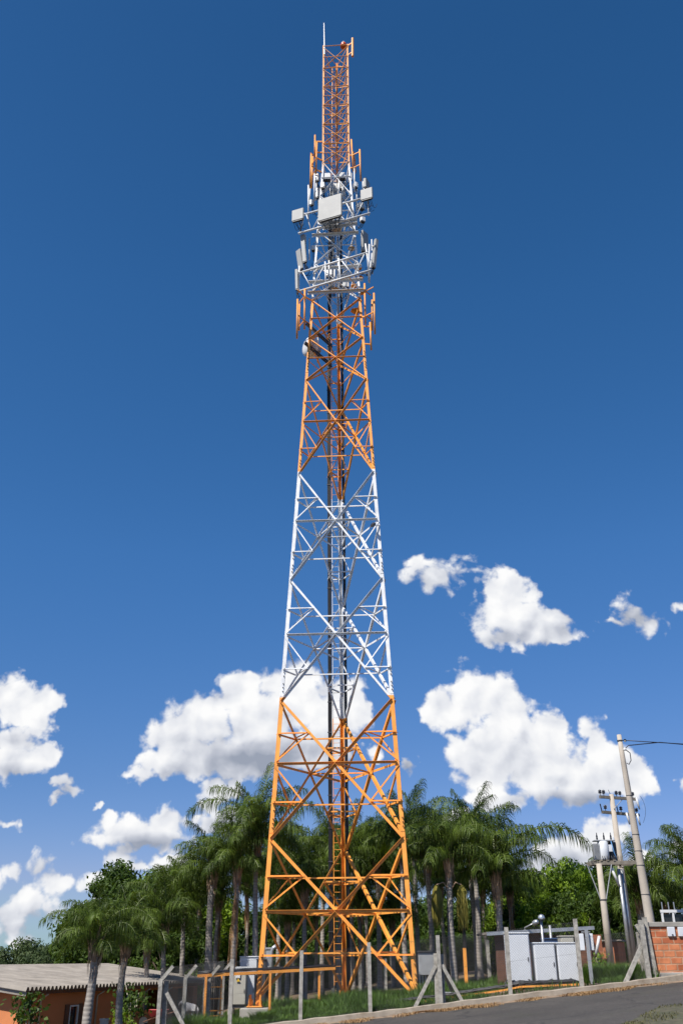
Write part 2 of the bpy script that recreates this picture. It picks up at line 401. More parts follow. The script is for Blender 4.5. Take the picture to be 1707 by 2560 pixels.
m5 = N.new('ShaderNodeMapRange'); m5.inputs['From Min'].default_value = .56; m5.inputs['From Max'].default_value = .72; m5.inputs['To Max'].default_value = .55; L.new(n5.outputs['Fac'], m5.inputs['Value'])
c5 = N.new('ShaderNodeMix'); c5.data_type = 'RGBA'; c5.blend_type = 'MULTIPLY'; L.new(m5.outputs[0], c5.inputs['Factor']); L.new(hv.outputs[0], c5.inputs['A']); c5.inputs['B'].default_value = (.62, .5, .42, 1)
L.new(c5.outputs['Result'], b.inputs['Base Color'])
b.inputs['Roughness'].default_value = .55; M['tower'] = m
M['orange'] = pm('orange_paint', (.84, .33, .052), .5, var=.12, scale=4, dirt=(.25, .09, .03), dirt_amt=.5)
M['white'] = pm('white_paint', (.66, .66, .65), .45, var=.05, scale=2, dirt=(.5, .48, .44), dirt_amt=.3)
M['radome'] = pm('radome', (.31, .31, .30), .6, var=.04, scale=1.5, dirt=(.55, .53, .48), dirt_amt=.35)
M['grey'] = pm('grey_metal', (.36, .37, .38), .45, .3, var=.15, scale=4)
M['dark'] = pm('dark_metal', (.05, .05, .055), .5, .2, var=.3, scale=5)
M['cable'] = pm('black_cable', (.014, .014, .016), .45, var=.3, scale=8)
M['galv'] = pm('galvanised', (.42, .43, .44), .4, .6, var=.2, scale=6)

tw = thing('lattice_tower', 'tall three-legged lattice tower painted in orange and white bands, crowned with antennas', 'radio tower', (TX, TY, ZB))
NODES = [0, 6, 12, 18, 24, 29.9, 32.75, 35.5, 38.3, 40.9, 43.8, 46.7]
MAST = [46.7, 48.35, 50.1, 51.85, 53.6, 55.4, 57.6]
FACES = [(0, 1), (1, 2), (2, 0)]
def fnorm(i, j, h):
    c = (leg(i, h) + leg(j, h)) / 2 - V((TX, TY, ZB + h)); return c.normalized()
def lw(h): return .19 if h < 12 else .175 if h < 24 else .15 if h < 35 else .125 if h < 46.7 else .105
for k in range(3):
    mb = MB(); lv = [-.28] + NODES[1:] + [57.75]
    for a, c in zip(lv[:-1], lv[1:]):
        t = .014; w_ = lw((a + c) / 2)
        p, q = leg(k, a), leg(k, c)
        cen = V((TX, TY, 0))
        for o in range(3):
            if o == k: continue
            d = (leg(o, 0) - leg(k, 0)); d.z = 0; d.normalize()
            i, j = (k, o) if (k, o) in FACES else (o, k)
            n = fnorm(i, j, 0)
            vs = [x + d * u + n * s_ for x in (p, q) for u, s_ in ((0, 0), (w_, 0), (w_, -t), (0, -t))]
            mb.add(vs, [(0, 1, 5, 4), (1, 2, 6, 5), (2, 3, 7, 6), (3, 0, 4, 7), (3, 2, 1, 0), (4, 5, 6, 7)])
    mb.build('leg', M['tower'], tw)
    # splice plates with bolts, a metre above each joint
    for h0 in (1.0, 7.0, 13.0, 19.0, 25.0, 31.2):
        if k == 2: continue
        o = 1 - k; d = (leg(o, 0) - leg(k, 0)).normalized(); n = fnorm(0, 1, 0)
        mp = MB(); wv = lw(h0); p, q = leg(k, h0 - .75), leg(k, h0 + .75)
        vs = [x + d * u + n * s_ for x in (p, q) for u, s_ in ((.01, .003), (wv - .01, .003), (wv - .01, .014), (.01, .014))]
        mp.add(vs, [(0, 1, 5, 4), (1, 2, 6, 5), (2, 3, 7, 6), (3, 0, 4, 7), (3, 2, 1, 0), (4, 5, 6, 7)])
        sp_ = mp.build('splice_plate', M['tower'], tw)
        for r_ in range(7):
            if r_ == 3: continue
            for u in ((.06, wv - .055)[k == 0],):
                c = leg(k, h0 - .54 + r_ * .18) + d * u
                MB().lathe(c, [(.026, .014), (.026, .07), (.012, .10)], 6, n).build('bolt', M['dark'], sp_)  # dark colour stands in for the black shadows of the bolts
def place_angle(name, p, q, w_, n, top, off): 
    MB().angle(p, q, w_, .012, n, top, off).build(name, M['tower'], tw)
GP = MB()
for a, c in zip(NODES[:-1], NODES[1:]):
    H = c - a; mid = (a + c) / 2
    dw = .125 if a < 12 else .11 if a < 24 else .095 if a < 35 else .075
    for (i, j) in FACES:
        n = fnorm(i, j, 0)
        ia, ic, ja, jc = leg(i, a), leg(i, c), leg(j, a), leg(j, c)
        e = (ja - ia).normalized() * lw(a) * .55
        g1, g2 = (ic + e * .8, ja - e), (ia + e, jc - e * .8)
        place_angle('diagonal_brace', g1[0], g1[1], dw, n, False, .004)
        place_angle('diagonal_brace', g2[0], g2[1], dw, n, True, -.016 - dw * 0)
        # crossing height
        wa, wc = width(a), width(c); tX = wa / (wa + wc); hX = a + H * tX
        iX, jX = leg(i, hX), leg(j, hX)
        if H > 5:
            place_angle('horizontal_brace', iX + e, jX - e, dw * .85, n, True, .018)
            X = g1[1].lerp(g1[0], tX)
            GP = MB(); GP.lathe(X + n * .02, [(.15, 0), (.15, .014)], 8, n); GP.build('gusset_plate', M['tower'], tw)
            # redundants: struts and sub-diagonals at the quarter points
            for s_ in (0, 1):
                lg = (lambda h, s_=s_: leg((i, j)[s_], h))
                dt, db = (g1[0], g2[0]) if s_ == 0 else (g2[1], g1[1])
                qt = dt.lerp(X, .52); qb = db.lerp(X, .48)
                rw = dw * .55
                for qq in (qt, qb):
                    place_angle('short_strut', lg(qq.z - ZB) + e * (1 - 2 * s_) * .5, qq, rw, n, False, .03)
                place_angle('sub_diagonal', lg(hX + .12) + e * (1 - 2 * s_) * .5, qt, rw, n, False, -.03)
                place_angle('sub_diagonal', lg(hX - .12) + e * (1 - 2 * s_) * .5, qb, rw, n, False, -.03)
        else:
            place_angle('horizontal_brace', iX + e * .5, jX - e * .5, dw * .6, n, True, .018)
    if H > 5:   # plan bracing inside the tower
        Xs = []
        for (i, j) in FACES: 
            Xs.append((leg(i, hX) + leg(j, hX)) / 2)
        for k in range(3):
            MB().angle(Xs[k], Xs[(k + 1) % 3], dw * .55, .01, (0, 0, 1), True, -.05).build('plan_brace', M['tower'], tw)
        for hq, f in ((a + H * .27, .25), (a + H * .76, .25)):
            # hip struts tying the quarter points of neighbouring faces round each leg
            for k in range(3):
                o1, o2 = (k + 1) % 3, (k + 2) % 3
                p = leg(k, hq).lerp(leg(o1, hq), f); q = leg(k, hq).lerp(leg(o2, hq), f)
                MB().angle(p, q, dw * .5, .01, (0, 0, 1), True, -.04).build('hip_strut', M['tower'], tw)
            p = leg(0, hq).lerp(leg(2, hq), .28); q = leg(1, hq).lerp(leg(2, hq), .28)
            MB().angle(p, q, dw * .5, .01, (0, 0, 1), True, -.06).build('plan_brace', M['tower'], tw)
for a, c in zip(MAST[:-1], MAST[1:]):
    for (i, j) in FACES:
        n = fnorm(i, j, 0); e = (leg(j, a) - leg(i, a)).normalized() * .05
        place_angle('mast_diagonal', leg(i, c - .12) + e, leg(j, a + .02) - e, .052, n, False, .004)
        place_angle('mast_diagonal', leg(i, a + .02) + e, leg(j, c - .12) - e, .052, n, True, -.016)
        mh = (a + c) / 2
        place_angle('mast_horizontal', leg(i, mh) + e, leg(j, mh) - e, .034, n, True, .018)
        place_angle('mast_horizontal', leg(i, c) + e, leg(j, c) - e, .042, n, True, .018)
# foot plates
for k in range(3):
    mb = MB(); p = leg(k, -.28)
    mb.box(p + V((0, 0, -.02)), (.62, .62, .04), rotz(TROT), .006)
    mb.build('foot_plate', M['orange'], tw)
    for s1 in (-1, 1):
        mb = MB()
        mb.box(p + V((.2 * s1, -.18, .2)), (.03, .16, .4), rotz(.5 * s1))
        mb.box(p + V((.16 * s1, .17, .12)), (.03, .2, .24), rotz(-.5 * s1))
        for s2 in (-1, 1): mb.lathe(p + V((.24 * s1, .24 * s2, 0)), [(.03, 0), (.03, .06), (.016, .06), (.016, .16)], 8)
        mb.build('foot_stiffener', M['orange'], tw)
# ladder and cables beside the rear leg, facing the camera
def inner(h, side, fwd):
    R = leg(2, h); f = V((TX, TY, R.z)) - R; f.z = 0; f.normalize(); s_ = V((f.y, -f.x, 0))
    return R + f * fwd - s_ * side
mb = MB()
LT = 57.2
hs = [0.3 + i * (LT - .3) / 40 for i in range(41)]
for sx in (-.10, -.46):
    mb.path([inner(h, sx if h < 30 else sx * max(.5, 1 - (h - 30) * .012), .18) for h in hs], .022, 6)
LAD = mb.build('ladder', M['tower'], tw)
mb = MB(); h = .45; nr = 0
while h < LT:
    c = 1 if h < 30 else max(.5, 1 - (h - 30) * .012)
    mb.tube(inner(h, -.10 * c, .18), inner(h, -.46 * c, .18), .011, n=5); h += .31 if h < 12 else .42
o = mb.build('ladder_rungs', M['tower'], LAD); o['kind'] = 'stuff'
for h in [1.5 + 3 * i for i in range(18)]:
    c = 1 if h < 30 else max(.5, 1 - (h - 30) * .012)
    mb = MB(); mb.beam(inner(h, .1, .15), inner(h, -.72 * c, .15), .05, .05)
    mb.beam(inner(h + .02, -.70 * c, .12), inner(h + .02, -.55 * c, .7), .05, .04)
    mb.build('ladder_bracket', M['tower'], tw)
mb = MB()
for q in range(6):
    off = -.53 - q * .03
    mb.path([inner(h, off * (1 if h < 30 else max(.5, 1 - (h - 30) * .012)) + .006 * math.sin(h * 2 + q), .22 + .02 * (q % 2)) for h in [0.2 + i for i in range(46)]], .024, 6)
mb.build('feeder_cables', M['cable'], tw)
mb = MB()
for q in range(3):
    mb.path([inner(h, .13 + .05 * q, .1 + .02 * (q % 2)) for h in [0.2 + i * 1.5 for i in range(30)]], .026, 6)
mb.build('feeder_cables', M['cable'], tw)
mb = MB()
for h in [1 + 1.5 * i for i in range(28)]:
    c = (1 if h < 30 else max(.5, 1 - (h - 30) * .012))
    mb.beam(inner(h, -.50 * c, .26), inner(h, -.73 * c, .26), .03, .05)
mb.build('cable_clamps', M['dark'], tw)
# ---- top of the mast
c = leg(0, 57.6); mb = MB()
a0 = P(811, 124, c.y); mb.path([a0 + V((0, 0, -.5)), a0 + V((0, 0, .2)), P(810, 58, c.y)], [.045, .045, .028], 8)
mb.build('lightning_rod', M['white'], tw)
c = P(858.5, 112, 43.6); mb = MB()
mb.lathe(c + V((0, 0, -.28)), [(.14, 0), (.22, .02), (.22, .22), (.2, .34), (.12, .42), (.03, .45)], 16)
M['beacon'] = pm('red_glass', (.55, .09, .02), .25, var=.1)
mb.build('obstruction_beacon', M['beacon'], tw, smooth=True)
mb = MB(); mb.lathe(c + V((0, 0, .2)), [(.12, 0), (.11, .05), (.04, .1)], 12); mb.build('beacon_cap', M['white'], tw)
mb = MB(); c = leg(1, 57.5)
pt, pb_ = P(881.3, 96, 42.2), P(881.3, 141, 42.2)
mb.path([pb_, pt], .085, 10); TA = thing('whip_antenna', 'short vertical tube antenna on two arms at the tower top, right corner', 'antenna', pb_)
mb.build('tube', M['orange'], TA)
for f in (.3, .82):
    q = pb_.lerp(pt, f); mb = MB(); mb.beam(q + V((0, .05, 0)), V((c.x + .0, c.y, q.z - .25)), .06, .06); mb.build('support_arm', M['orange'], TA)
# ---------------------------------------------------------------- antennas and their mounts on the tower
AX = 41.6
def zp(zx, zy, d=AX): return P(700 + zx * .1913, 420 + zy * .1913, d)      # from the close view of the tower head
def mount_frame(name, lo, hi, dl, diags, posts):
    fr = thing(name[0], name[1], 'antenna mount', zp((lo[0] + lo[2]) / 2, (lo[1] + lo[3]) / 2))
    ends = []
    for (a, b_, c, d_) in (lo, hi):
        p, q = level((700 + a * .1913, 420 + b_ * .1913), (700 + c * .1913, 420 + d_ * .1913), dl)
        MB().tube(p, q, .062, n=10).build('rail', M['white'], fr, True); ends.append((p, q))
    def at(r, f): return ends[r][0].lerp(ends[r][1], f)
    for (f0, f1) in diags: MB().tube(at(0, f0), at(1, f1), .032, n=8).build('strut', M['white'], fr, True)
    for f, up, dn in posts:
        p, q = at(0, f), at(1, f); u = (q - p).normalized(); MB().tube(p - u * dn, q + u * up, .045, n=8).build('post', M['white'], fr, True)
    for r in (0, 1):
        for f, lk in ((.3, 0), (.7, 1)):
            p = at(r, f); q = leg(lk, p.z - ZB); q.z = p.z; MB().beam(p, q, .07, .07).build('arm', M['white'], fr)
    return fr, at
U, uat = mount_frame(('sector_frame', 'upper white tube frame on the tower front, carrying the square panels'), (240, 855, 1175, 590), (300, 612, 1160, 372), 42.1,
    [(.18, .05), (.2, .32), (.78, .66), (.8, .95)], [(.02, .1, .1), (.98, .3, .15), (.44, .2, .1)])
Lw, lat = mount_frame(('sector_frame', 'lower white tube frame on the tower front, without square panels'), (240, 1612, 1185, 1335), (250, 1370, 1150, 1103), 42.1,
    [(.18, .05), (.2, .37), (.76, .62), (.78, .95)], [(.0, .5, .1), (.385, .25, .25), (.585, .2, .4), (.98, .7, .3)])
YAW = math.atan2((uat(0, 1) - uat(0, 0)).y, (uat(0, 1) - uat(0, 0)).x)
def bend(p, q, sag, n=9, out=None):
    p, q = V(p), V(q); o = V(out) if out else V((0, 0, 0))
    return [p.lerp(q, i / (n - 1)) + (V((0, 0, -sag)) + o) * (4 * (i / (n - 1)) * (1 - i / (n - 1))) for i in range(n)]
def panel(name, label, zx, zy, d, w_, h_, t, yaw, tilt=0, lean=0, mat='radome', cat='antenna', cables=6, group=None, pipe=True, dark=False):
    c = zp(zx, zy, d); R = rotz(yaw) @ Matrix.Rotation(tilt, 3, 'X') @ Matrix.Rotation(lean, 3, 'Y')
    o = thing(name, label, cat, c - V((0, 0, h_ / 2)), group)
    mb = MB(); mb.box(c, (w_, t, h_), R, .03); mb.build('housing', M[mat], o)
    mb = MB(); mb.box(c + R @ V((0, .0, -h_ / 2 - .02)), (w_ * .86, t * .7, .05), R); 
    mb.build('connector_plate', M['dark'], o)
    if dark:
        mb = MB()
        for i in range(6): mb.box(c + R @ V((-w_ * .42 + i * w_ * .168, t * .62, 0)), (.02, t * .3, h_ * .8), R)
        mb.build('cooling_fins', M['grey'], o)
    if pipe:
        mb = MB(); b_ = R @ V((0, t / 2 + .16, 0)); u = V((0, 0, 1))
        mb.tube(c + b_ - u * (h_ * .62), c + b_ + u * (h_ * .58), .035, n=8); mb.build('mounting_pipe', M['white'], o, True)
        for f in (-.32, .32):
            mb = MB(); mb.beam(c + R @ V((0, t / 2, h_ * f)), c + b_ + u * h_ * f, .09, .06, (0, 0, 1)); mb.build('bracket', M['galv'], o)
    for i in range(cables):
        x = (i + .5) / cables - .5
        p = c + R @ V((x * w_ * .8, 0, -h_ / 2 - .03))
        q = c + R @ V((x * w_ * .3 + rnd.uniform(-.25, .25), t + rnd.uniform(.3, .9), -h_ / 2 + rnd.uniform(-.1, .5)))
        mb = MB(); mb.path(bend(p, q, rnd.uniform(.25, .55)), .014, 5); mb.build('jumper_cable', M['cable'], o, True)
    return o
panel('panel_antenna', 'largest square white panel antenna at the front of the tower head', 655, 523, 41.0, 1.5, 1.72, .2, YAW, cables=14)
panel('panel_antenna', 'small square white panel antenna, farthest out to the left of the tower', 235, 617, 41.7, .76, .86, .18, YAW, cables=8)
panel('panel_antenna', 'small square white panel antenna, right of the largest square panel', 1132, 345, 40.3, .74, .82, .18, YAW, cables=8)
panel('panel_antenna', 'white panel seen edge-on, just above the right-hand square panel', 1130, 225, 43.2, .6, .8, .2, rad(62))
panel('panel_antenna', 'broad tall panel antenna with shaded grey face on the right side of the tower', 1105, 975, 42.8, .55, 1.62, .18, rad(50), cables=5)
panel('panel_antenna', 'tall narrow panel antenna, outermost on the right of the tower head', 1238, 1120, 42.4, .24, 2.2, .2, rad(38), tilt=rad(3), lean=rad(5), cables=5)
panel('panel_antenna', 'tall narrow leaning panel antenna hung below the left square panel', 310, 1050, 42.3, .27, 2.2, .16, rad(-24), lean=rad(-5), cables=5)
panel('panel_antenna', 'wide tilted panel antenna with slanted top on the left of the lower frame', 258, 1200, 42.5, .36, 1.55, .14, rad(-42), lean=rad(-6), tilt=rad(4), cables=5)
panel('panel_antenna', 'slim white panel antenna, lowest on the far left of the tower', 218, 1455, 42.0, .17, 1.5, .12, rad(-12), lean=rad(-2), cables=3)
R_ = [('white box radio unit with dark underside on the left above the lower frame', 450, 1050, 42.6, .38, .34, .26, -.2, 1),
 ('square white radio box left of the mast base, top of the tower head', 612, 122, 42.6, .5, .5, .3, -.05, 1),
 ('square white radio box right of the mast base, top of the tower head', 815, 110, 42.6, .4, .46, .3, .05, 1),
 ('slim upright radio box on the upper left pipe', 485, 128, 42.6, .24, .6, .2, -.5, 1),
 ('slim upright radio box on the upper right leg', 920, 115, 42.4, .2, .6, .2, .5, 1),
 ('white radio box beside the left leg, below the square pair', 558, 232, 42.2, .26, .42, .24, -.3, 1),
 ('white radio box on the outer upper right pipe', 988, 228, 42.4, .22, .42, .24, .6, 1),
 ('slim radio box low on the right leg behind the largest panel', 930, 335, 42.4, .2, .48, .2, .4, 1),
 ('tilted radio box hanging under the right end of the upper frame', 1078, 675, 42.6, .3, .36, .24, .5, 1),
 ('grey radio box behind the right end of the upper frame', 1060, 500, 43.0, .4, .45, .28, .6, 1),
 ('white radio box between the rails of the lower frame', 645, 1375, 42.4, .38, .5, .26, -.3, 1),
 ('white radio box inside the tower just under the lower frame', 860, 1530, 43.0, .36, .4, .26, .2, 1),
 ('white radio box inside the tower behind the right half of the lower frame', 880, 1400, 43.3, .4, .34, .26, .3, 1),
 ('small radio box on the outer left pipe of the tower head', 412, 455, 42.6, .24, .4, .22, -.4, 1),
 ('long radio box half way up the left pipe cluster', 490, 330, 42.8, .2, .75, .2, -.4, 1),
 ('pale radio box behind the left edge of the largest panel', 545, 300, 43.0, .28, .5, .24, -.2, 1),
 ('grey radio box in the middle of the tower head above the largest panel', 700, 260, 43.2, .34, .6, .24, 0, 1),
 ('narrow grey radio box right of centre above the largest panel', 800, 235, 43.2, .22, .6, .2, 0, 1)]
for (lb, zx, zy, d, w_, h_, t, yw, dk) in R_:
    panel('radio_unit', lb, zx, zy, d, w_, h_, t, yw, cat='radio unit', mat='white', cables=4, pipe=False, dark=True)
# loose upright pipes of the head
for i, (x0, y0, x1, y1, d) in enumerate([(370, 225, 370, 668, 42.2), (392, 240, 384, 470, 42.6), (450, 75, 448, 430, 42.4), (478, 90, 470, 420, 42.8), (655, 110, 655, 420, 42.8), (690, 190, 690, 430, 42.9),
    (770, 165, 770, 345, 42.2), (820, 160, 815, 420, 42.8), (845, 180, 850, 420, 43), (968, -10, 975, 310, 42.3), (1000, 190, 1000, 560, 42.6), (1082, 180, 1082, 290, 42.6), (385, 920, 382, 1200, 42.5), (640, 1210, 640, 1520, 41.7), (712, 1285, 712, 1560, 42.2),
    (760, 1180, 760, 1470, 42), (1140, 1060, 1150, 1330, 41.8), (1165, 1000, 1158, 1480, 41.4), (1200, 1060, 1195, 1300, 41.8), (1190, 1180, 1165, 1500, 42.4)]):
    MB().tube(zp(x0, y0, d), zp(x1, y1, d), .042, n=8).build('mounting_pipe', M['white'], tw, True)
# wide channel beams bolted across the front legs
for (a, b_, c, e_) in [(420, 892, 1025, 853), (372, 1505, 1082, 1466), (362, 1642, 1092, 1604), (400, 1332, 1062, 1290), (560, 800, 1010, 735), (520, 735, 1010, 690)]:
    p, q = level((700 + a * .1913, 420 + b_ * .1913), (700 + c * .1913, 420 + e_ * .1913), 42.0)
    MB().angle(p, q, .15, .02, (0, -1, 0), True, 0).build('channel_beam', M['white'], tw)
M['rust'] = pm('primer_plate', (.42, .30, .2), .6, var=.15)
for zx, zy, s_ in [(735, 815, .5), (1020, 1310, .42), (718, 1590, .42), (935, 1055, .4), (1040, 1440, .4), (965, 1545, .34), (985, 1870, .5), (1060, 1640, .3)]:
    c = zp(zx, zy, 42.9); mb = MB(); mb.lathe(c, [(s_ * .6, 0), (s_ * .6, .03)], 6); mb.build('work_plate', M['orange'] if zy > 1250 and zx > 900 else M['rust'], tw)
# cables sweeping through the head
for i in range(46):
    x, y = rnd.uniform(420, 1000), rnd.uniform(120, 850)
    if x < 700 and y > 640 and rnd.random() < .6: continue
    p = zp(x, y, rnd.uniform(42.4, 43.6)); q = p + V((rnd.uniform(-.6, .6), rnd.uniform(-.2, .2), -rnd.uniform(.7, 2.2)))
    MB().path(bend(p, q, 0, out=(rnd.uniform(-.2, .2), rnd.uniform(-.1, .1), 0)), .016, 5).build('jumper_cable', M['cable'], tw, True)
for p, q, s_ in [((430, 1560), (515, 1850), -.2), ((1150, 1400), (1000, 1480), -.3), ((1010, 1120), (900, 1500), -.1), ((640, 700), (650, 1000), 0), ((690, 860), (670, 1300), 0), ((660, 1540), (668, 1700), 0), ((690, 780), (655, 1600), .1), ((800, 780), (800, 1600), 0)]:
    MB().path(bend(zp(*p, 42.3), zp(*q, 42.6), s_), .02, 5).build('jumper_cable', M['cable'], tw, True)
for q in range(7):
    MB().path([zp(640 + q * 12 + 6 * math.sin(y / 60 + q), y, 43.2) for y in range(640, 1760, 80)], .024, 5).build('feeder_cables', M['cable'], tw, True)
for q in range(4):
    MB().path([zp(690 + q * 22 + 5 * math.sin(y / 70 + q * 2), y, 43.0) for y in range(200, 860, 60)], .03, 6).build('feeder_cables', M['white'], tw, True)
# orange stand-off frames with upright pipes
def standoff(label, pipes, k, arms, mat='orange'):
    (x0, y0, x1, y1, d) = pipes[0]
    o = thing('pipe_mount', label, 'antenna mount', P(x1, y1, d))
    pp = []
    for (x0, y0, x1, y1, d) in pipes:
        a, b_ = P(x0, y0, d), P(x1, y1, d); b_.x, b_.y = a.x * .5 + b_.x * .5, a.y * .5 + b_.y * .5
        MB().tube(b_, a, .05, n=8).build('upright_pipe', M[mat], o, True); pp.append((b_, a))
    for f in arms:
        q = pp[0][0].lerp(pp[0][1], f)
        l_ = leg(k, q.z - ZB); MB().beam(q, V((l_.x, l_.y, q.z)), .07, .07).build('arm', M[mat], o)
        if len(pp) > 1:
            MB().beam(q, V((pp[1][0].x, pp[1][0].y, q.z)), .05, .05).build('cross_arm', M[mat], o)
        if len(pp) > 2:
            MB().beam(q + V((0, 0, .06)), V((pp[2][0].x, pp[2][0].y, q.z + .06)), .05, .05).build('cross_arm', M[mat], o)
    return o
standoff('orange pipe frame off the left leg, just below the white section', [(762, 722, 761.5, 823, 41.8), (744, 748, 742.5, 846, 41.2), (749, 760, 747, 826, 42.4)], 0, (.2, .8))
standoff('orange pipe frame off the right leg, just below the white section', [(911, 709, 914, 811, 41.8), (934.5, 733, 937, 835, 41.4), (930, 750, 927, 826, 42.2)], 1, (.2, .8))
standoff('single orange upright pipe on two arms, lowest on the right leg', [(925, 806, 929, 875, 41.9)], 1, (.2, .85))
standoff('orange pipe frame off the left of the mast base', [(792, 356, 788, 434, 42.2), (778, 385, 774, 470, 41.8), (782, 392, 777, 470, 42.8)], 0, (.12, .5))
standoff('single thick orange pipe, highest on the left of the mast base', [(787.5, 338, 787, 392, 42.4)], 0, (.2, .7))
standoff('orange pipe frame off the right of the mast base', [(878, 349, 887, 428, 42.3), (899, 374, 903, 452, 42.0), (884, 380, 892, 430, 42.8)], 1, (.1, .5))
# drum dish
dc = P(771, 867, 42.9); ax = V((-.78, -.45, -.02)).normalized()
D = thing('dish_antenna', 'white drum microwave dish outside the left leg of the tower', 'dish antenna', dc - V((0, 0, .65)))
mb = MB(); mb.lathe(dc, [(.28, -.46), (.54, -.38), (.57, -.32), (.57, .02)], 32, ax); mb.build('drum', M['white'], D, True)
mb = MB(); mb.lathe(dc, [(.565, .02), (.55, .09), (.47, .15), (.32, .2), (.14, .22), (.02, .225)], 32, ax); mb.build('radome_cover', M['white'], D, True)
mb = MB(); mb.tube(dc - ax * .62 + V((0, 0, -.9)), dc - ax * .62 + V((0, 0, .9)), .055, n=10); mb.build('mounting_pipe', M['galv'], D, True)
for dz in (.75, -.6):
    a = dc - ax * .62 + V((0, 0, dz)); q = leg(2, a.z - ZB) ; l0 = leg(0, a.z - ZB)
    MB().beam(l0 + (l0 - q).normalized() * .3, l0.lerp(q, .75) , .09, .09).build('mounting_beam', M['dark'], D)
    MB().beam(l0 + (l0 - q).normalized() * .22 + V((0, 0, .16)), l0.lerp(q, .75) + V((0, 0, .16)), .06, .06).build('mounting_beam', M['dark'], D)
mb = MB(); mb.box(dc - ax * .6 + V((.05, 0, 0)), (.26, .26, .34), rotz(.4), .02); mb.build('transceiver_box', M['grey'], D)
# camera head on the right leg
c = P(932, 1312, 41.2); cm = thing('junction_camera', 'small dark camera on the right leg in the white section', 'camera', c)
mb = MB(); mb.box(c, (.16, .3, .14), rotz(.4), .02); mb.build('body', M['dark'], cm)
mb = MB(); mb.beam(c + V((.04, .05, 0)), V((leg(1, c.z - ZB).x, leg(1, c.z - ZB).y, c.z + .1)), .05, .05); mb.build('arm', M['white'], cm)
# ---------------------------------------------------------------- ground, road, kerb
def strip(name, xs, ys, zf, mat, kind='structure', parent=None, smooth=True):
    vs = [(x, y, zf(x, y)) for y in ys for x in xs]; n = len(xs)
    fs = [(j * n + i, j * n + i + 1, (j + 1) * n + i + 1, (j + 1) * n + i) for j in range(len(ys) - 1) for i in range(n - 1)]
    mb = MB(); mb.add(vs, fs); o = mb.build(name, mat, parent, smooth, org=(0, 0, 0)); o['kind'] = kind; return o
def spread(a, b_, n): return [a + (b_ - a) * i / n for i in range(n + 1)]
def hump(x, y): return .05 * math.sin(x * 1.3 + y * .7) + .04 * math.sin(x * .6 - y * 1.9)
M['soil'] = pm('soil', (.13, .085, .05), .95, var=.45, scale=1.2, bump=.6, bscale=14, dirt=(.05, .085, .025), dirt_amt=.9, dscale=.5)
XG = [-1500, -600, -200, -90] + spread(-50, 50, 100) + [90, 200, 600, 1500]
strip('ground', XG, spread(35.5, 80, 60) + [100, 150, 300, 800, 2000], lambda x, y: gz(x, y) - .03 + (hump(x, y) if abs(x) < 60 and 37 < y < 90 else 0), M['soil'])
# asphalt: worn, patchy, with pale grit
m, nt, b = newmat('asphalt'); N, L = nt.nodes, nt.links
geo = N.new('ShaderNodeNewGeometry'); pos = geo.outputs['Position']
def tex(sc, det=6, rough=.6): 
    n = N.new('ShaderNodeTexNoise'); n.inputs['Scale'].default_value = sc; n.inputs['Detail'].default_value = det; n.inputs['Roughness'].default_value = rough; L.new(pos, n.inputs['Vector']); return n.outputs['Fac']
def rampn(f, p0, c0, p1, c1):
    r = N.new('ShaderNodeValToRGB'); r.color_ramp.elements[0].position = p0; r.color_ramp.elements[0].color = (*c0, 1); r.color_ramp.elements[1].position = p1; r.color_ramp.elements[1].color = (*c1, 1); L.new(f, r.inputs[0]); return r.outputs[0]
def mixc(f, a, b_, mode='MIX'):
    n = N.new('ShaderNodeMix'); n.data_type = 'RGBA'; n.blend_type = mode
    for k, q in (('Factor', f), ('A', a), ('B', b_)):
        if isinstance(q, (int, float)): n.inputs[k].default_value = q
        elif isinstance(q, tuple): n.inputs[k].default_value = (*q, 1)
        else: L.new(q, n.inputs[k])
    return n.outputs['Result']
base = rampn(tex(.35, 8), .35, (.040, .035, .030), .7, (.078, .069, .060))
base = mixc(rampn(tex(7, 5, .7), .42, (.55, .55, .55), .6, (0, 0, 0)), base, (.028, .025, .022)); base = mixc(rampn(tex(11, 4, .7), .60, (0, 0, 0), .68, (.6, .6, .6)), base, (.135, .12, .10))
spk = rampn(tex(45, 2), .62, (0, 0, 0), .72, (1, 1, 1)); base = mixc(spk, base, (.16, .145, .125))
ptch = rampn(tex(.5, 9, .7), .56, (0, 0, 0), .66, (1, 1, 1)); base = mixc(mixc(.4, (0, 0, 0), ptch), base, (.036, .037, .022))
vo = N.new('ShaderNodeTexVoronoi'); vo.feature = 'DISTANCE_TO_EDGE'; vo.inputs['Scale'].default_value = .22
wn = N.new('ShaderNodeTexNoise'); wn.inputs['Scale'].default_value = 1.1; wn.inputs['Detail'].default_value = 6; L.new(pos, wn.inputs['Vector'])
va = N.new('ShaderNodeVectorMath'); va.operation = 'MULTIPLY_ADD'; va.inputs[1].default_value = (1.6, 1.6, 0); L.new(wn.outputs['Color'], va.inputs[0]); L.new(pos, va.inputs[2]); L.new(va.outputs[0], vo.inputs['Vector'])
base = mixc(rampn(vo.outputs['Distance'], .0, (1, 1, 1), .012, (0, 0, 0)), base, (.018, .017, .015))
L.new(base, b.inputs['Base Color']); b.inputs['Roughness'].default_value = .9
bp = N.new('ShaderNodeBump'); bp.inputs['Strength'].default_value = .5; bp.inputs['Distance'].default_value = .01; L.new(tex(60, 3), bp.inputs['Height']); L.new(bp.outputs[0], b.inputs['Normal'])
M['asphalt'] = m
KY = 34.75     # street-side face of the kerb
strip('road', [-600, -150] + spread(-40, 60, 50) + [150, 600], [-60, -10] + spread(0, KY, 20), lambda x, y: gz(x) - .235 + (.03 * math.exp(-((y - KY) / 3) ** 2)), M['asphalt'])
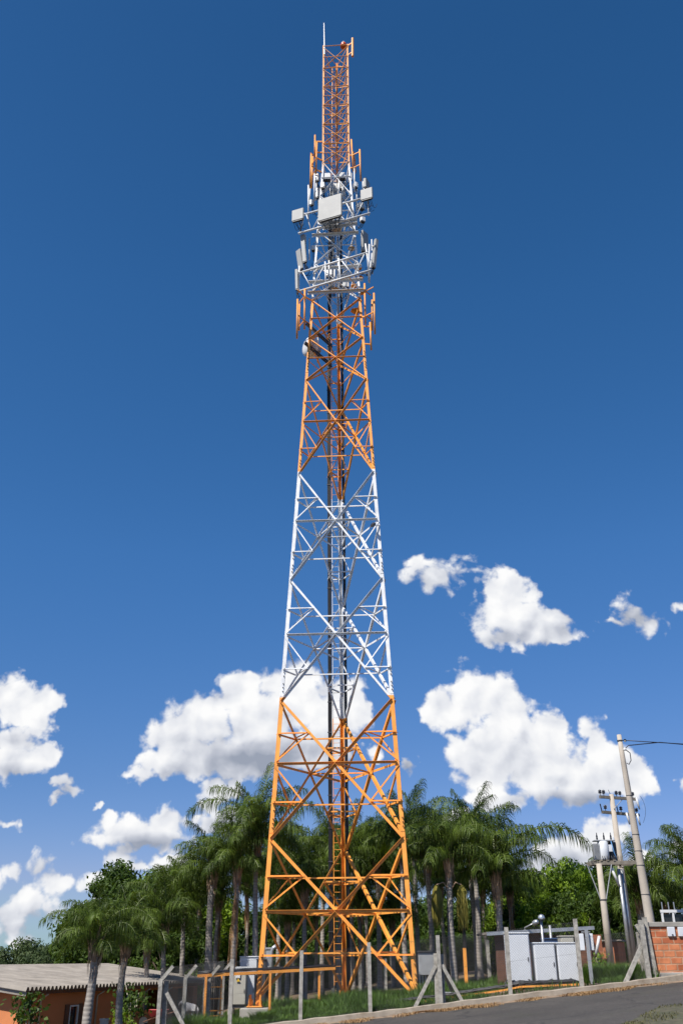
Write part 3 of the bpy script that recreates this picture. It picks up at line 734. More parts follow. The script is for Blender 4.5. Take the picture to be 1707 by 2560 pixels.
def road_pt(px, py):
    r = ray(px, py); d = (CAMZ + .235) / (.1 * r.x / r.y - r.z / r.y); return V((r.x / r.y * d, d, 0))
def patch(name, pts, mat, up, sub=9):
    """an irregular sheet lying on the road"""
    mb = MB(); top = []; n = len(pts)
    for i in range(n):
        a, b_ = pts[i], pts[(i + 1) % n]
        for k in range(sub):
            q = a.lerp(b_, k / sub); j = min(.12, (b_ - a).length / sub * .3)
            top.append((q.x + rnd.uniform(-j, j), q.y + rnd.uniform(-j, j)))
    cx = sum(q[0] for q in top) / len(top); cy = sum(q[1] for q in top) / len(top)
    mb.add([(x, y, gz(x) - .235 + up) for x, y in top] + [(cx, cy, gz(cx) - .235 + up)], [(i, (i + 1) % len(top), len(top)) for i in range(len(top))])
    o = mb.build(name, mat, org=(0, 0, 0)); o['kind'] = 'structure'; return o
M['verge'] = pm('weedy_verge', (.075, .068, .040), .95, var=.5, scale=7, bump=.8, bscale=22, dirt=(.035, .05, .015), dirt_amt=.8, dscale=2.2)
VG = [road_pt(1520, 2580), road_pt(1600, 2540), road_pt(1655, 2515), road_pt(1720, 2510), road_pt(1900, 2490), road_pt(2200, 2470), road_pt(2300, 2720), road_pt(1430, 2760)]
patch('verge', VG, M['verge'], .006)
M['litter'] = pm('dust_strip', (.21, .15, .10), .95, var=.4, scale=5, bump=.6, bscale=20, dirt=(.09, .07, .05), dirt_amt=.8, dscale=2)
xs_ = spread(-14, 30, 220); vs = []; fs = []
for i, x in enumerate(xs_):
    wdt = .34 + .16 * math.sin(x * 1.3) + .12 * math.sin(x * 3.7 + 1) + rnd.uniform(-.05, .05)
    hh = .03 * math.exp(-((KY - .2 - KY) / 3) ** 2)
    vs += [(x, KY + .02, gz(x) - .235 + hh + .03), (x, KY - wdt * .5, gz(x) - .235 + hh + .02), (x, KY - wdt, gz(x) - .235 + hh + .004)]
for i in range(len(xs_) - 1):
    for k in (0, 1): fs.append((i * 3 + k, i * 3 + k + 1, i * 3 + k + 4, i * 3 + k + 3))
mb = MB(); mb.add(vs, fs); o = mb.build('dust_strip', M['litter'], org=(0, 0, 0), smooth=True); o['kind'] = 'structure'
M['kerb'] = pm('kerb_concrete', (.28, .24, .19), .9, var=.2, scale=2.5, bump=.5, bscale=25, dirt=(.16, .12, .08), dirt_amt=.8, dscale=2.2)
mb = MB(); xs = spread(-14, 30, 88)
for i, x in enumerate(xs):
    pass
vs = []; fs = []
for x in xs:
    j = .012 * math.sin(x * 5.1) + .01 * math.sin(x * 11.7)
    h = .235 + j; z = gz(x) - .235
    vs += [(x, KY + j, z - .1), (x, KY + .02 + j, z + h - .02), (x, KY + .05 + j, z + h), (x, KY + .24, z + h), (x, KY + .26, z - .1)]
for i in range(len(xs) - 1):
    for k in range(4): fs.append((i * 5 + k, i * 5 + 5 + k, i * 5 + 6 + k, i * 5 + 1 + k))
mb.add(vs, fs); o = mb.build('kerb', M['kerb'], org=(0, 0, 0)); o['kind'] = 'structure'
# ---- grass of the compound and dry litter along the kerb
def blades(name, spots, mat, org=(0, 0, 0), wd=.012):
    mb = MB()
    for (x, y, z, h, a, bendy) in spots:
        dx, dy = math.cos(a), math.sin(a); w2 = wd * rnd.uniform(.7, 1.4); sx, sy = -dy * w2, dx * w2
        m_ = (x + dx * bendy * .35, y + dy * bendy * .35, z + h * .6); t = (x + dx * bendy, y + dy * bendy, z + h)
        mb.add([(x - sx, y - sy, z), (x + sx, y + sy, z), (m_[0] + sx * .8, m_[1] + sy * .8, m_[2]), (m_[0] - sx * .8, m_[1] - sy * .8, m_[2]), t], [(0, 1, 2, 3), (3, 2, 4)])
    o = mb.build(name, mat, org=org); o['kind'] = 'stuff'; return o
M['grass'] = leafmat('grass_blades', (.034, .075, .010), (.11, .20, .03), .35, .9, .5)
M['drygrass'] = leafmat('dry_grass', (.22, .13, .06), (.42, .28, .14), .2, 3, .8)
def clear(x, y): return False
sp_ = []
def tall(x, y):  # clumps of taller grass
    return max(0, math.sin(x * .9 + 1) * math.sin(y * .55 + x * .3) + .25) 
n = 0
while n < 62000:
    x = rnd.uniform(-8.5, 10.75); y = 35.05 + (rnd.random() ** 1.5) * 13
    if y > 41 and rnd.random() < .3: continue
    t = tall(x, y)
    if 4.9 < x < 8.9 and y < 38.2 and rnd.random() < .93: continue
    if rnd.random() > .42 + .6 * t: continue
    near = y < 36.6 and x < 2.5
    h = rnd.uniform(.06, .2) + .34 * t * rnd.random() + (.22 * rnd.random() if 37.5 < y < 43 and -3 < x < 3.5 else 0)
    if near: h *= .5
    sp_.append((x, y, gz(x) - .03 + (hump(x, y) if y > 37 else 0), h, rnd.uniform(0, 6.283), h * rnd.uniform(.15, .7))); n += 1
# dense tufts
for (tx, ty, s_, k) in [(-2.9, 37.2, .42, 700), (-2.3, 38.6, .45, 600), (-.3, 41.3, .7, 1000), (.6, 40.2, .5, 700), (-5.6, 37.2, .7, 1000), (-4.6, 36.2, .5, 500), (2.2, 40.8, .5, 700), (-1.6, 41, .5, 700), (9.1, 36.8, .5, 700), (9.4, 37.2, .7, 1100), (9.9, 36.2, .6, 800), (8.2, 38.4, .6, 700), (4.3, 38.4, .4, 400), (9.0, 38.6, .7, 900)]:
    for i in range(k):
        a = rnd.uniform(0, 6.283); r = s_ * rnd.random() ** .6; h = rnd.uniform(.3, .75) * s_ * 1.25
        x, y = tx + r * math.cos(a), ty + r * math.sin(a)
        sp_.append((x, y, gz(x) - .03, h, a + rnd.uniform(-.6, .6), h * rnd.uniform(.3, .9)))
blades('grass', sp_, M['grass'])
sp_ = []
for i in range(42000):
    x = rnd.uniform(-9, 26); u = rnd.random(); y = KY - .02 - .75 * u * u * (1 + .5 * math.sin(x * 1.7) + .4 * math.sin(x * 4.3))
    if rnd.random() > .45 + .55 * math.sin(x * 2.3 + 2 * math.sin(x)): continue
    h = rnd.uniform(.01, .09); sp_.append((x, y, gz(x) - .215, h, rnd.uniform(0, 6.283), rnd.uniform(.03, .13)))
blades('dry_grass', sp_, M['drygrass'], wd=.012)

sp_ = []
for i in range(9000):
    a, b_, c_ = rnd.choice([(0, 1, 7), (1, 2, 7), (2, 3, 7), (0, 1, 7), (3, 4, 6), (3, 6, 7), (4, 5, 6)]); u, v_ = sorted((rnd.random(), rnd.random())); q = VG[a] * u + VG[b_] * (v_ - u) + VG[c_] * (1 - v_)
    if math.sin(q.x * 3 + q.y) + math.sin(q.y * 2.3 - q.x) < rnd.uniform(-.8, 1.2): continue
    h = rnd.uniform(.015, .06); sp_.append((q.x, q.y, gz(q.x) - .232, h, rnd.uniform(0, 6.283), h * rnd.uniform(.4, 1.5)))
M['weed'] = leafmat('weeds', (.045, .05, .014), (.15, .14, .06), .2, 3, .7)
blades('weeds', sp_, M['weed'], wd=.007)
# ---------------------------------------------------------------- palms and trees
M['frond'] = leafmat('palm_leaflets', (.020, .040, .003), (.115, .170, .022), .30, .9, .5)
M['frondy'] = leafmat('palm_leaflets_yellowing', (.07, .085, .015), (.16, .16, .035), .35, .8, .4)
M['rachis'] = pm('palm_rachis', (.16, .19, .07), .5, var=.2)
M['dead'] = leafmat('dead_fronds', (.20, .11, .05), (.46, .29, .15), .2, 2.2, .8)
M['fruit'] = leafmat('fruit_strands', (.15, .14, .02), (.32, .27, .06), .2, 3, .6)
M['sheath'] = pm('leaf_bases', (.30, .20, .13), .85, var=.45, scale=3, bump=.5, bscale=30)
m, nt, b = newmat('palm_bark'); N, L = nt.nodes, nt.links
tc = N.new('ShaderNodeTexCoord'); wv = N.new('ShaderNodeTexWave'); wv.bands_direction = 'Z'; wv.inputs['Scale'].default_value = 2.2; wv.inputs['Distortion'].default_value = 3.5; wv.inputs['Detail'].default_value = 4
L.new(tc.outputs['Object'], wv.inputs['Vector'])
base = rampn(wv.outputs['Fac'], .05, (.25, .22, .19), .5, (.32, .285, .25))
nz = N.new('ShaderNodeTexNoise'); nz.inputs['Scale'].default_value = 2.5; nz.inputs['Detail'].default_value = 8; L.new(tc.outputs['Object'], nz.inputs['Vector'])
base = mixc(rampn(nz.outputs['Fac'], .45, (0, 0, 0), .75, (.8, .8, .8)), base, (.17, .15, .13))
L.new(base, b.inputs['Base Color']); b.inputs['Roughness'].default_value = .9
bp = N.new('ShaderNodeBump'); bp.inputs['Strength'].default_value = .35; bp.inputs['Distance'].default_value = .02; L.new(wv.outputs['Fac'], bp.inputs['Height']); L.new(bp.outputs[0], b.inputs['Normal'])
M['bark'] = m
UP = V((0, 0, 1)); EXPN = 1.35
def frond(mb, r, o, az, e0, Lf, droop, nl=84, ll=.80, wd=.026, stem=True):
    h = V((math.cos(az), math.sin(az), 0)); side = V((-math.sin(az), math.cos(az), 0)); n = 15
    tw_ = r.uniform(-.25, .25); pts, tans = [], []; p = V(o)
    for i in range(n + 1):
        t = i / n; e = e0 - droop * t ** EXPN
        d = (h * math.cos(e) + UP * math.sin(e) + side * tw_ * t * t).normalized()
        pts.append(p.copy()); tans.append(d); p = p + d * (Lf / n)
    if stem:
        mb.mi = 1; mb.path(pts, [.028 * (1 - .85 * i / n) + .004 for i in range(n + 1)], 3, False); mb.mi = 0
    for k in range(nl):
        t = .10 + .90 * (k + r.random() * .6) / nl; x = min(t, .999) * n; i = int(x); f = x - i
        q = pts[i].lerp(pts[i + 1], f); T = tans[i].lerp(tans[i + 1], f).normalized()
        N_ = side.cross(T) ; N_ = N_ if N_.z > 0 else -N_
        sz = ll * (.45 + .75 * math.sin(math.pi * min(1, .12 + .86 * t)) ** .7) * r.uniform(.8, 1.15)
        for s_ in (-1, 1):
            d = (side * s_ * .8 + T * r.uniform(.25, .7) + N_ * r.uniform(-.25, .55)).normalized()
            W = (T - d * T.dot(d)).normalized() + N_ * r.uniform(-.6, .6); W.normalize()
            d2 = (d * .6 - UP * r.uniform(.5, 1.3)).normalized(); d3 = (d * .15 - UP * r.uniform(.8, 1.3)).normalized()
            a = q; b_ = a + d * sz * .32; c = b_ + d2 * sz * .36; e_ = c + d3 * sz * .38; w_ = wd
            mb.add([a - W * w_ * .35, a + W * w_ * .35, b_ + W * w_ * .5, b_ - W * w_ * .5, c + W * w_ * .42, c - W * w_ * .42, e_], [(0, 1, 2, 3), (3, 2, 4, 5), (5, 4, 6)])
def mesh_of(mb, name, mats, smooth=False):
    me = bpy.data.meshes.new(name); me.from_pydata(mb.v, [], mb.f)
    for m in mats: me.materials.append(m)
    me.polygons.foreach_set('material_index', mb.m)
    if smooth: me.polygons.foreach_set('use_smooth', [True] * len(mb.f))
    me.update(); return me
CROWNS, SKIRTS, BASES = [], [], []
LONG = []
for k in range(2):
    mb = MB(); frond(mb, random.Random(70 + k), (0, 0, 0), 0, rad(56), 3.9, rad(112), 100, .85, .028); LONG.append(mesh_of(mb, 'long_frond', [M['frond'], M['rachis']]))

for k in range(6):
    r = random.Random(50 + k); mb = MB(); nf = 18 + k % 3
    for i in range(nf):
        u = i / nf; az = i * 2.39996 + r.uniform(-.3, .3)
        e0 = rad(89 - 58 * u ** 1.3) + r.uniform(-.12, .12)
        dr = rad(r.uniform(95, 150)) if u > .12 else rad(r.uniform(30, 80))
        Lf = (3.6 - .9 * u) * r.uniform(.75, 1.12) * (.8 + .25 * min(1, u * 4))
        frond(mb, r, (0, 0, -.5 + .5 * (1 - u)), az, e0, Lf, min(dr, e0 + rad(78)))
    CROWNS.append(mesh_of(mb, 'crown', [M['frond'], M['rachis']]))
for k in range(3):
    r = random.Random(80 + k); mb = MB()
    for i in range(9 + k * 3):
        frond(mb, r, (0, 0, -.3 - .5 * r.random()), r.uniform(0, 6.283), rad(-45 - 30 * r.random()), r.uniform(1.5, 2.6 + .6 * k), rad(50), 40, .45, .035)
    SKIRTS.append(mesh_of(mb, 'dead_fronds', [M['dead'], M['dead']]))
for k in range(2):
    r = random.Random(90 + k); mb = MB()
    for i in range(12):
        az = i * 2.4; h = V((math.cos(az), math.sin(az), 0)); z0 = -1.25 + 1.0 * i / 12
        mb.path([h * .10 + UP * z0, h * .17 + UP * (z0 + .3), h * .24 + UP * (z0 + .75), h * .42 + UP * (z0 + 1.1)], [.085, .08, .05, .02], 5)
    for i in range(26):
        az = r.uniform(0, 6.28); h = V((math.cos(az), math.sin(az), 0)); z0 = r.uniform(-1.4, -.1)
        mb.path([h * .15 + UP * z0, h * .24 + UP * (z0 - .25), h * .2 + UP * (z0 - r.uniform(.5, .9))], [.02, .014, .004], 3)
    BASES.append(mesh_of(mb, 'leaf_bases', [M['sheath']]))
mb = MB(); r = random.Random(99)
for i in range(170):
    a = r.uniform(0, 6.28); q = .22 * r.random() ** .5; x, y = q * math.cos(a), q * math.sin(a); l_ = r.uniform(.7, 1.5)
    mb.path([(x * .25, y * .25, 0), (x * .9, y * .9, -.25), (x * 1.2, y * 1.2, -.25 - l_ * .5), (x, y, -.25 - l_)], [.012, .014, .013, .006], 3)
FRUIT = mesh_of(mb, 'fruit_cluster', [M['fruit']])
def child(name, me, par, loc=(0, 0, 0), rz=0, sc=1.0):
    o = bpy.data.objects.new(name, me); COL.objects.link(o); o.parent = par; o.location = loc; o.rotation_euler = (0, 0, rz)
    o.scale = sc if isinstance(sc, (tuple, list)) else (sc, sc, sc); return o
npalm = 0
def palm(px, py, d, sc, r0, label, group, skirt=0, fruit=(), rz=None, lean=0, bark='bark', big=1.0, long=None):
    global npalm
    k = npalm; npalm += 1; r = random.Random(300 + k)
    c = P(px, py, d); g = gz(c.x, d); H = c.z - g
    o = thing('palm_tree', label, 'palm tree', (c.x + lean, c.y, g), group)
    mb = MB(); n = 16; ph = r.uniform(0, 6.28); A = r.uniform(.02, .08)
    pts = [V((-lean * t + A * math.sin(t * 4 + ph) * t * (1 - t) * 4, A * math.cos(t * 3 + ph) * t * (1 - t) * 3, -.3 + (H + .3) * t)) for t in [i / n for i in range(n + 1)]]
    rb = r0 * 1.12
    mb.path(pts, [rb * (1.28 - .28 * min(1, t * 9)) * (1 - .38 * t) + .006 * math.sin(i * 2.1) for i, t in enumerate([i / n for i in range(n + 1)])], 12)
    me = mesh_of(mb, 'trunk', [M[bark]], True)
    child('trunk', me, o)
    child('leaf_bases', BASES[k % 2], o, (-lean, 0, H), r.uniform(0, 6), (r0 * 6.2, r0 * 6.2, sc))
    child('crown', CROWNS[k % 6], o, (-lean, 0, H), r.uniform(0, 6.28) if rz is None else rz, (sc * big, sc * big, sc))
    if skirt: child('dead_fronds', SKIRTS[(skirt - 1) % 3], o, (-lean, 0, H - .2), r.uniform(0, 6), (.25 * sc, .25 * sc, sc * (.75 + .22 * skirt)))
    if long is not None: child('long_frond', LONG[k % 2], o, (-lean, 0, H + .1), long[0], sc * long[1])
    for fx in fruit:
        child('fruit_cluster', FRUIT, o, (-lean + fx[0], fx[1], H - fx[2]), 0, (fx[3], fx[3], fx[3]))
        MB_ = MB(); MB_.path([(-lean, 0, H - fx[2] - .25), (-lean + fx[0] * .5, fx[1] * .6, H - fx[2] + .12), (-lean + fx[0], fx[1], H - fx[2])], .03, 6)
        child('fruit_stalk', mesh_of(MB_, 'fruit_stalk', [M['sheath']]), o)
    return o
GA, GB, GC = 'palms along the long low building', 'tall palms in the grove behind the tower', 'palms by the utility poles'
palm(243, 2348, 35.8, .66, .165, 'lowest palm at the far left, one long frond arching out left', GA, lean=-.05, long=(3.2, .95))
palm(318, 2346, 38, .66, .135, 'second palm from the left, ringed grey trunk in front of the orange building', GA)
palm(372, 2345, 47, .80, .12, 'thin dark-trunked palm between the second palm and the leaning corner fence post', GA)
palm(415, 2300, 47, .80, .125, 'palm with a reddish ringed trunk rising behind the corner fence post', GA)
palm(466, 2238, 50, .82, .13, 'slender palm with a pale peeling leaf base, left of the tall light-trunked palm', GA)
palm(533, 2165, 48, .86, .18, 'palm with a smooth light trunk, third palm left of the tower leg', GB, rz=1.1)
palm(549, 2235, 51, .75, .13, 'thin palm with hanging brown fronds just right of the smooth light-trunked palm', GB, skirt=2)
palm(594, 2160, 46, .82, .13, 'palm with a long brown skirt of dead fronds, left of the tower', GB, skirt=3)
palm(646, 2078, 47, 1.1, .135, 'palm with a feathery frond arching up to the left, beside the left tower leg', GB, long=(3.0, 1.0))
palm(762, 2215, 50, .95, .13, 'grey palm behind the left half of the tower, between leg and ladder', GB)
palm(702, 2150, 57, 1.0, .13, 'palm close behind the left tower leg', GB, skirt=1)
palm(806, 2150, 56, 1.0, .13, 'palm behind the feeder cables of the tower', GB)
palm(848, 2160, 51.5, .98, .13, 'palm right behind the tower ladder', GB)
palm(880, 2125, 59, 1.0, .14, 'palm behind the rear tower leg, just right of the ladder', GB)
palm(943, 2150, 54, 1.0, .14, 'palm behind the middle of the right half of the tower', GB)
palm(1004, 2110, 49, .95, .135, 'palm trunk lining up inside the right tower leg', GB)
palm(1066, 2130, 52, .98, .15, 'dark-trunked palm just right of the tower', GB)
palm(1120, 2135, 43.5, .86, .15, 'palm with two yellow-green hanging fruit clusters, right of the tower', GB, fruit=((-.62, -.25, 1.3, 1.0), (.48, -.2, 1.3, 1.05)))
palm(1238, 2175, 44.5, 1.06, .155, 'bushy palm with one long frond arching right, left of the white cabinets', GB, long=(-.15, 1.25))
palm(1172, 2105, 54, 1.0, .14, 'palm between the fruiting palm and the bushy palm, deep in the grove', GB)
palm(1272, 2215, 53, .88, .13, 'rightmost palm of the grove, brown dead fronds hanging down its trunk', GB, skirt=3)
palm(1033, 2085, 58, 1.0, .14, 'tall palm whose crown rises just right of the tower, rear row', GB)
palm(1180, 2112, 50, 1.0, .14, 'palm whose upright crown tops the grove right of the tower', GB)
palm(1598, 2225, 48.5, .95, .2, 'palm with a thick pinkish trunk behind the tall concrete pole', GC, skirt=0, lean=-.4)
palm(1722, 2170, 46, .92, .16, 'palm at the right edge, fronds reaching into the picture', GC, rz=3.2)
palm(1665, 2255, 51, .78, .14, 'palm between the tall concrete pole and the right edge', GC)
for i, (px, py, d, s_) in enumerate([(500, 2240, 60, .9), (620, 2200, 62, 1), (668, 2215, 66, 1), (735, 2235, 64, 1), (790, 2215, 66, 1), (835, 2200, 68, 1), (915, 2190, 63, 1), (975, 2180, 64, 1), (1035, 2190, 66, 1), (1100, 2200, 62, 1), (1150, 2210, 65, 1), (1205, 2220, 62, .95), (720, 2290, 52.5, .8), (900, 2260, 55, .85), (980, 2280, 57, .85)]):
    palm(px, py, d, s_, .12, 'grey palm trunk in the dark rear rows of the grove', 'palms in the rear rows of the grove', skirt=(i % 3 == 1))
# ---- broad-leaved trees
def leaf_blob(seed, rx, ry, rz_, clumps, leaves, ls, cs=.62):
    r = random.Random(seed); mb = MB()
    for k in range(clumps):
        a = r.uniform(0, 6.283); u = r.uniform(-.9, 1); q = math.sqrt(max(0, 1 - u * u)); s_ = r.uniform(.55, 1.0) ** .6
        c = V((math.cos(a) * q * rx * s_, math.sin(a) * q * ry * s_, u * rz_ * s_)); cr = cs * r.uniform(.6, 1.25)
        for i in range(leaves):
            d = V((r.gauss(0, 1), r.gauss(0, 1), r.gauss(0, 1))).normalized() * cr * r.random() ** .4
            d.z *= .75; p = c + d
            n = (d.normalized() * .7 + V((r.uniform(-1, 1), r.uniform(-1, 1), r.uniform(-.2, 1)))).normalized()
            t = n.orthogonal(); t = Matrix.Rotation(r.uniform(0, 6.28), 3, n) @ t; b_ = n.cross(t); l_ = ls * r.uniform(.6, 1.3)
            mb.add([p - t * l_, p + b_ * l_ * .42 - n * l_ * .15, p + t * l_, p - b_ * l_ * .42 - n * l_ * .15], [(0, 1, 2, 3)])
    return mb
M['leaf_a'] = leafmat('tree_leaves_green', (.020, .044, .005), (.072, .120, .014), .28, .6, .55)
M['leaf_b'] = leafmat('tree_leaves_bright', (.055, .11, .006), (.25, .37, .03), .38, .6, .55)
M['leaf_c'] = leafmat('tree_leaves_far', (.030, .052, .016), (.080, .115, .036), .25, .4, .6)
M['trunk'] = pm('tree_bark', (.12, .09, .065), .95, var=.35, scale=5, bump=.5)
TREES = {}
for kind, mat in (('a', 'leaf_a'), ('b', 'leaf_b'), ('c', 'leaf_c')):
    TREES[kind] = [mesh_of(leaf_blob(500 + i * 7 + ord(kind), 2.6, 2.6, 2.3, 90, 300, .072), 'crown', [M[mat]]) for i in range(3)]
ntree = 0
def tree(px, py, d, rx, rz_, kind, label, group=None, name='broadleaf_tree', low=None):
    global ntree
    k = ntree; ntree += 1; r = random.Random(700 + k)
    c = P(px, py, d); zc = c.z - rz_; g = gz(c.x, d)
    o = thing(name, label, 'tree', (c.x, c.y, g), group)
    H = max(.8, zc - g)
    mb = MB(); mb.path([(0, 0, -.3), (.05, 0, H * .4), (-.05, .05, H)], [.22, .17, .1], 9)
    for i in range(6):
        a = i * 1.05 + r.random(); mb.path([(0, 0, H * .45 + .1 * i), (math.cos(a) * rx * .4, math.sin(a) * rx * .4, H + rz_ * .1), (math.cos(a) * rx * .7, math.sin(a) * rx * .7, H + rz_ * .5)], [.09, .05, .015], 5)
    child('trunk', mesh_of(mb, 'trunk', [M['trunk']], True), o)
    child('crown', TREES[kind][k % 3], o, (0, 0, H), r.uniform(0, 6.28), (rx / 2.6, rx / 2.6, rz_ / 2.3))
    return o
G1 = 'far trees beyond the orange building'
for i, (px, py, rx, rz_, d) in enumerate([(-60, 2400, 4, 3.2, 96), (12, 2395, 3.2, 3, 92), (75, 2362, 4.2, 4.2, 90), (140, 2352, 4, 4.2, 94), (190, 2350, 4.2, 4.2, 88), (255, 2372, 3.8, 4, 82), (-10, 2415, 3.5, 2.6, 84), (110, 2400, 3.6, 3, 82), (330, 2385, 3.5, 3, 76), (210, 2420, 3, 2.2, 72)]):
    tree(px, py, d, rx, rz_, 'c', ['grey-green far tree at the left edge', 'small far tree next to the left edge', 'far tree with the highest spiky top, above the left of the grey roof', 'far tree above the middle of the grey roof', 'pale far tree just left of the lowest palm', 'far tree between the two leftmost palms', 'low far bush tree hugging the left end of the grey roof', 'low dark tree right above the grey roof', 'dark tree behind the second palm', 'low yellow-green bush above the grey roof'][i], G1)
tree(352, 2158, 63, 4.6, 4.4, 'a', 'large rounded bright-topped tree behind the palms at the left of the grove', 'rounded trees at the left of the grove')
tree(425, 2165, 66, 4.4, 4.4, 'b', 'yellow-green tree behind the slender palm left of the grove', 'rounded trees at the left of the grove')
tree(300, 2215, 60, 3.4, 4, 'a', 'rounded tree behind the second palm from the left', 'rounded trees at the left of the grove')
tree(445, 2300, 58, 2.6, 2.8, 'a', 'lower tree behind the reddish palm trunk', 'rounded trees at the left of the grove')
tree(500, 2290, 70, 3.5, 3.8, 'a', 'dark tree behind the light-trunked palms left of the tower', 'rounded trees at the left of the grove')
G2 = 'bright green trees behind the white cabinets'
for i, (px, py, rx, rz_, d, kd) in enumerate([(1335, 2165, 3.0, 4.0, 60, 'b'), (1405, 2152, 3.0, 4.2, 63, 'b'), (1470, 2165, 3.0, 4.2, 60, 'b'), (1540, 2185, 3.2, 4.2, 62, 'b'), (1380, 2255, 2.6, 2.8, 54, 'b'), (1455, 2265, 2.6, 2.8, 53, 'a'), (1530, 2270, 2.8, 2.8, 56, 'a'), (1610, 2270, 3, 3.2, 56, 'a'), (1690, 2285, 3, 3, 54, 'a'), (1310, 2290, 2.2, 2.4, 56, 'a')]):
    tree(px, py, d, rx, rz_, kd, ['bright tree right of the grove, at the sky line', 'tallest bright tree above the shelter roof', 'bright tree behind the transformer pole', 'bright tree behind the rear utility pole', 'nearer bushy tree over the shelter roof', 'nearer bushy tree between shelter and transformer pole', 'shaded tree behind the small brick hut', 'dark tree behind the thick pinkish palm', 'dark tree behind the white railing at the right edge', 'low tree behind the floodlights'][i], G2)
G3 = 'dark trees closing the view behind the grove'
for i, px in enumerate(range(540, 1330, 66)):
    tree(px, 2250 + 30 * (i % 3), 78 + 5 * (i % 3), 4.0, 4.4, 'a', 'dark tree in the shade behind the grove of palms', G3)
for i, px in enumerate(range(560, 1300, 62)):
    tree(px, 2385 + 12 * (i % 2), 71 + 3 * (i % 3), 2.8, 1.7, 'a', 'low dark bush under the grove of palms', 'bushes under the grove', 'bush')
# young plants by the building
def sapling(px, py, d, sc, label, mat, stems, nl, ls):
    c = P(px, py, d); g = gz(c.x, d); H = c.z - g; r = random.Random(int(px)); 
    o = thing('young_tree', label, 'young tree', (c.x, c.y, g))
    tips = []
    for i in range(stems):
        a = r.uniform(0, 6.28); e = V((math.cos(a) * sc * .55 * r.random(), math.sin(a) * sc * .4, H * r.uniform(.6, 1))); tips.append(e)
        mb = MB(); mb.path([(0, 0, -.1), (e.x * .3, e.y * .3, e.z * .55), e], [.035, .025, .012], 6); child('stem', mesh_of(mb, 'stem', [M['palestem']], True), o)
    mb = MB()
    for i in range(nl):
        e = r.choice(tips); p = V((e.x, e.y, e.z)) + V((r.gauss(0, .26), r.gauss(0, .22), r.uniform(-.75, .12))) * sc
        n = V((r.uniform(-1, 1), r.uniform(-1, .3), r.uniform(-.2, 1))).normalized(); t = (V((r.uniform(-1, 1), r.uniform(-1, 1), -.6))); t = (t - n * t.dot(n)).normalized(); b_ = n.cross(t); l_ = ls * r.uniform(.6, 1.2)
        mb.add([p - t * l_ * .2, p + b_ * l_ * .4 + t * l_ * .35, p + t * l_, p - b_ * l_ * .4 + t * l_ * .35], [(0, 1, 2, 3)])
    child('leaves', mesh_of(mb, 'leaves', [M[mat]]), o); return o
M['palestem'] = pm('pale_stem', (.42, .38, .30), .8, var=.2)
sapling(86, 2478, 36.2, .95, 'young tree with big drooping leaves by the corner of the orange building', 'leaf_a', 4, 330, .17)
sapling(335, 2462, 41, 1.0, 'leafy shrub in front of the dark openings of the orange building', 'leaf_a', 5, 420, .15)
sapling(306, 2520, 39.5, .6, 'low light green bush at the foot of the second palm', 'leaf_b', 5, 260, .12)
sapling(1492, 2380, 40.5, .55, 'yellow-flowering bush behind the meter post', 'leaf_b', 5, 200, .10)
# ---------------------------------------------------------------- fences
M['post'] = pm('concrete_post', (.33, .31, .27), .95, var=.3, scale=9, bump=.5, bscale=40, dirt=(.16, .15, .13), dirt_amt=.6, dscale=5)
M['wire'] = pm('fence_wire', (.13, .13, .13), .5, .5, var=.2)
M['plaster'] = pm('orange_plaster', (.56, .20, .075), .9, var=.12, scale=1.2, bump=.25, bscale=30, dirt=(.36, .13, .05), dirt_amt=.4)
M['fibro'] = pm('fibre_cement', (.27, .24, .205), .95, var=.22, scale=1.5, bump=.3, bscale=20, dirt=(.16, .14, .12), dirt_amt=.7, dscale=.9)
M['conc'] = pm('concrete', (.34, .32, .28), .9, var=.2, scale=3, bump=.4, dirt=(.14, .12, .1), dirt_amt=.8, dscale=1.5)
M['hole'] = pm('dark_interior', (.02, .018, .016), .9)
M['pvc'] = pm('pale_pipe', (.5, .42, .34), .5)
M['wood'] = pm('brown_wall', (.14, .062, .036), .85, var=.25, scale=3, bump=.4)
M['pale'] = pm('pale_enamel', (.60, .62, .645), .4, var=.05, scale=2, dirt=(.4, .4, .4), dirt_amt=.3)
M['beige'] = pm('beige_enamel', (.42, .40, .34), .5, var=.06, dirt=(.3, .28, .22), dirt_amt=.4)
M['bluep'] = pm('blue_plastic', (.03, .07, .16), .5)
M['yellow'] = pm('yellow_sign', (.65, .42, .03), .5)
M['red'] = pm('red_paint', (.42, .04, .04), .6, var=.2)
FY = KY + .14
def fpost(par, x, y, h, lean=0, arm=None, r=.062, z=None):
    g = gz(x) - .03 if z is None else z
    mb = MB(); mb.beam((x, y, g - .2), (x + lean, y, g + h), r * 2, r * 2, (0, 1, 0)); mb.build('post', M['post'], par)
    if arm: mb = MB(); mb.beam((x + lean, y, g + h - .03), (x + lean + arm[0], y + arm[1], g + h + arm[2]), r * 1.7, r * 1.7, (0, 1, 0)); mb.build('post_arm', M['post'], par)
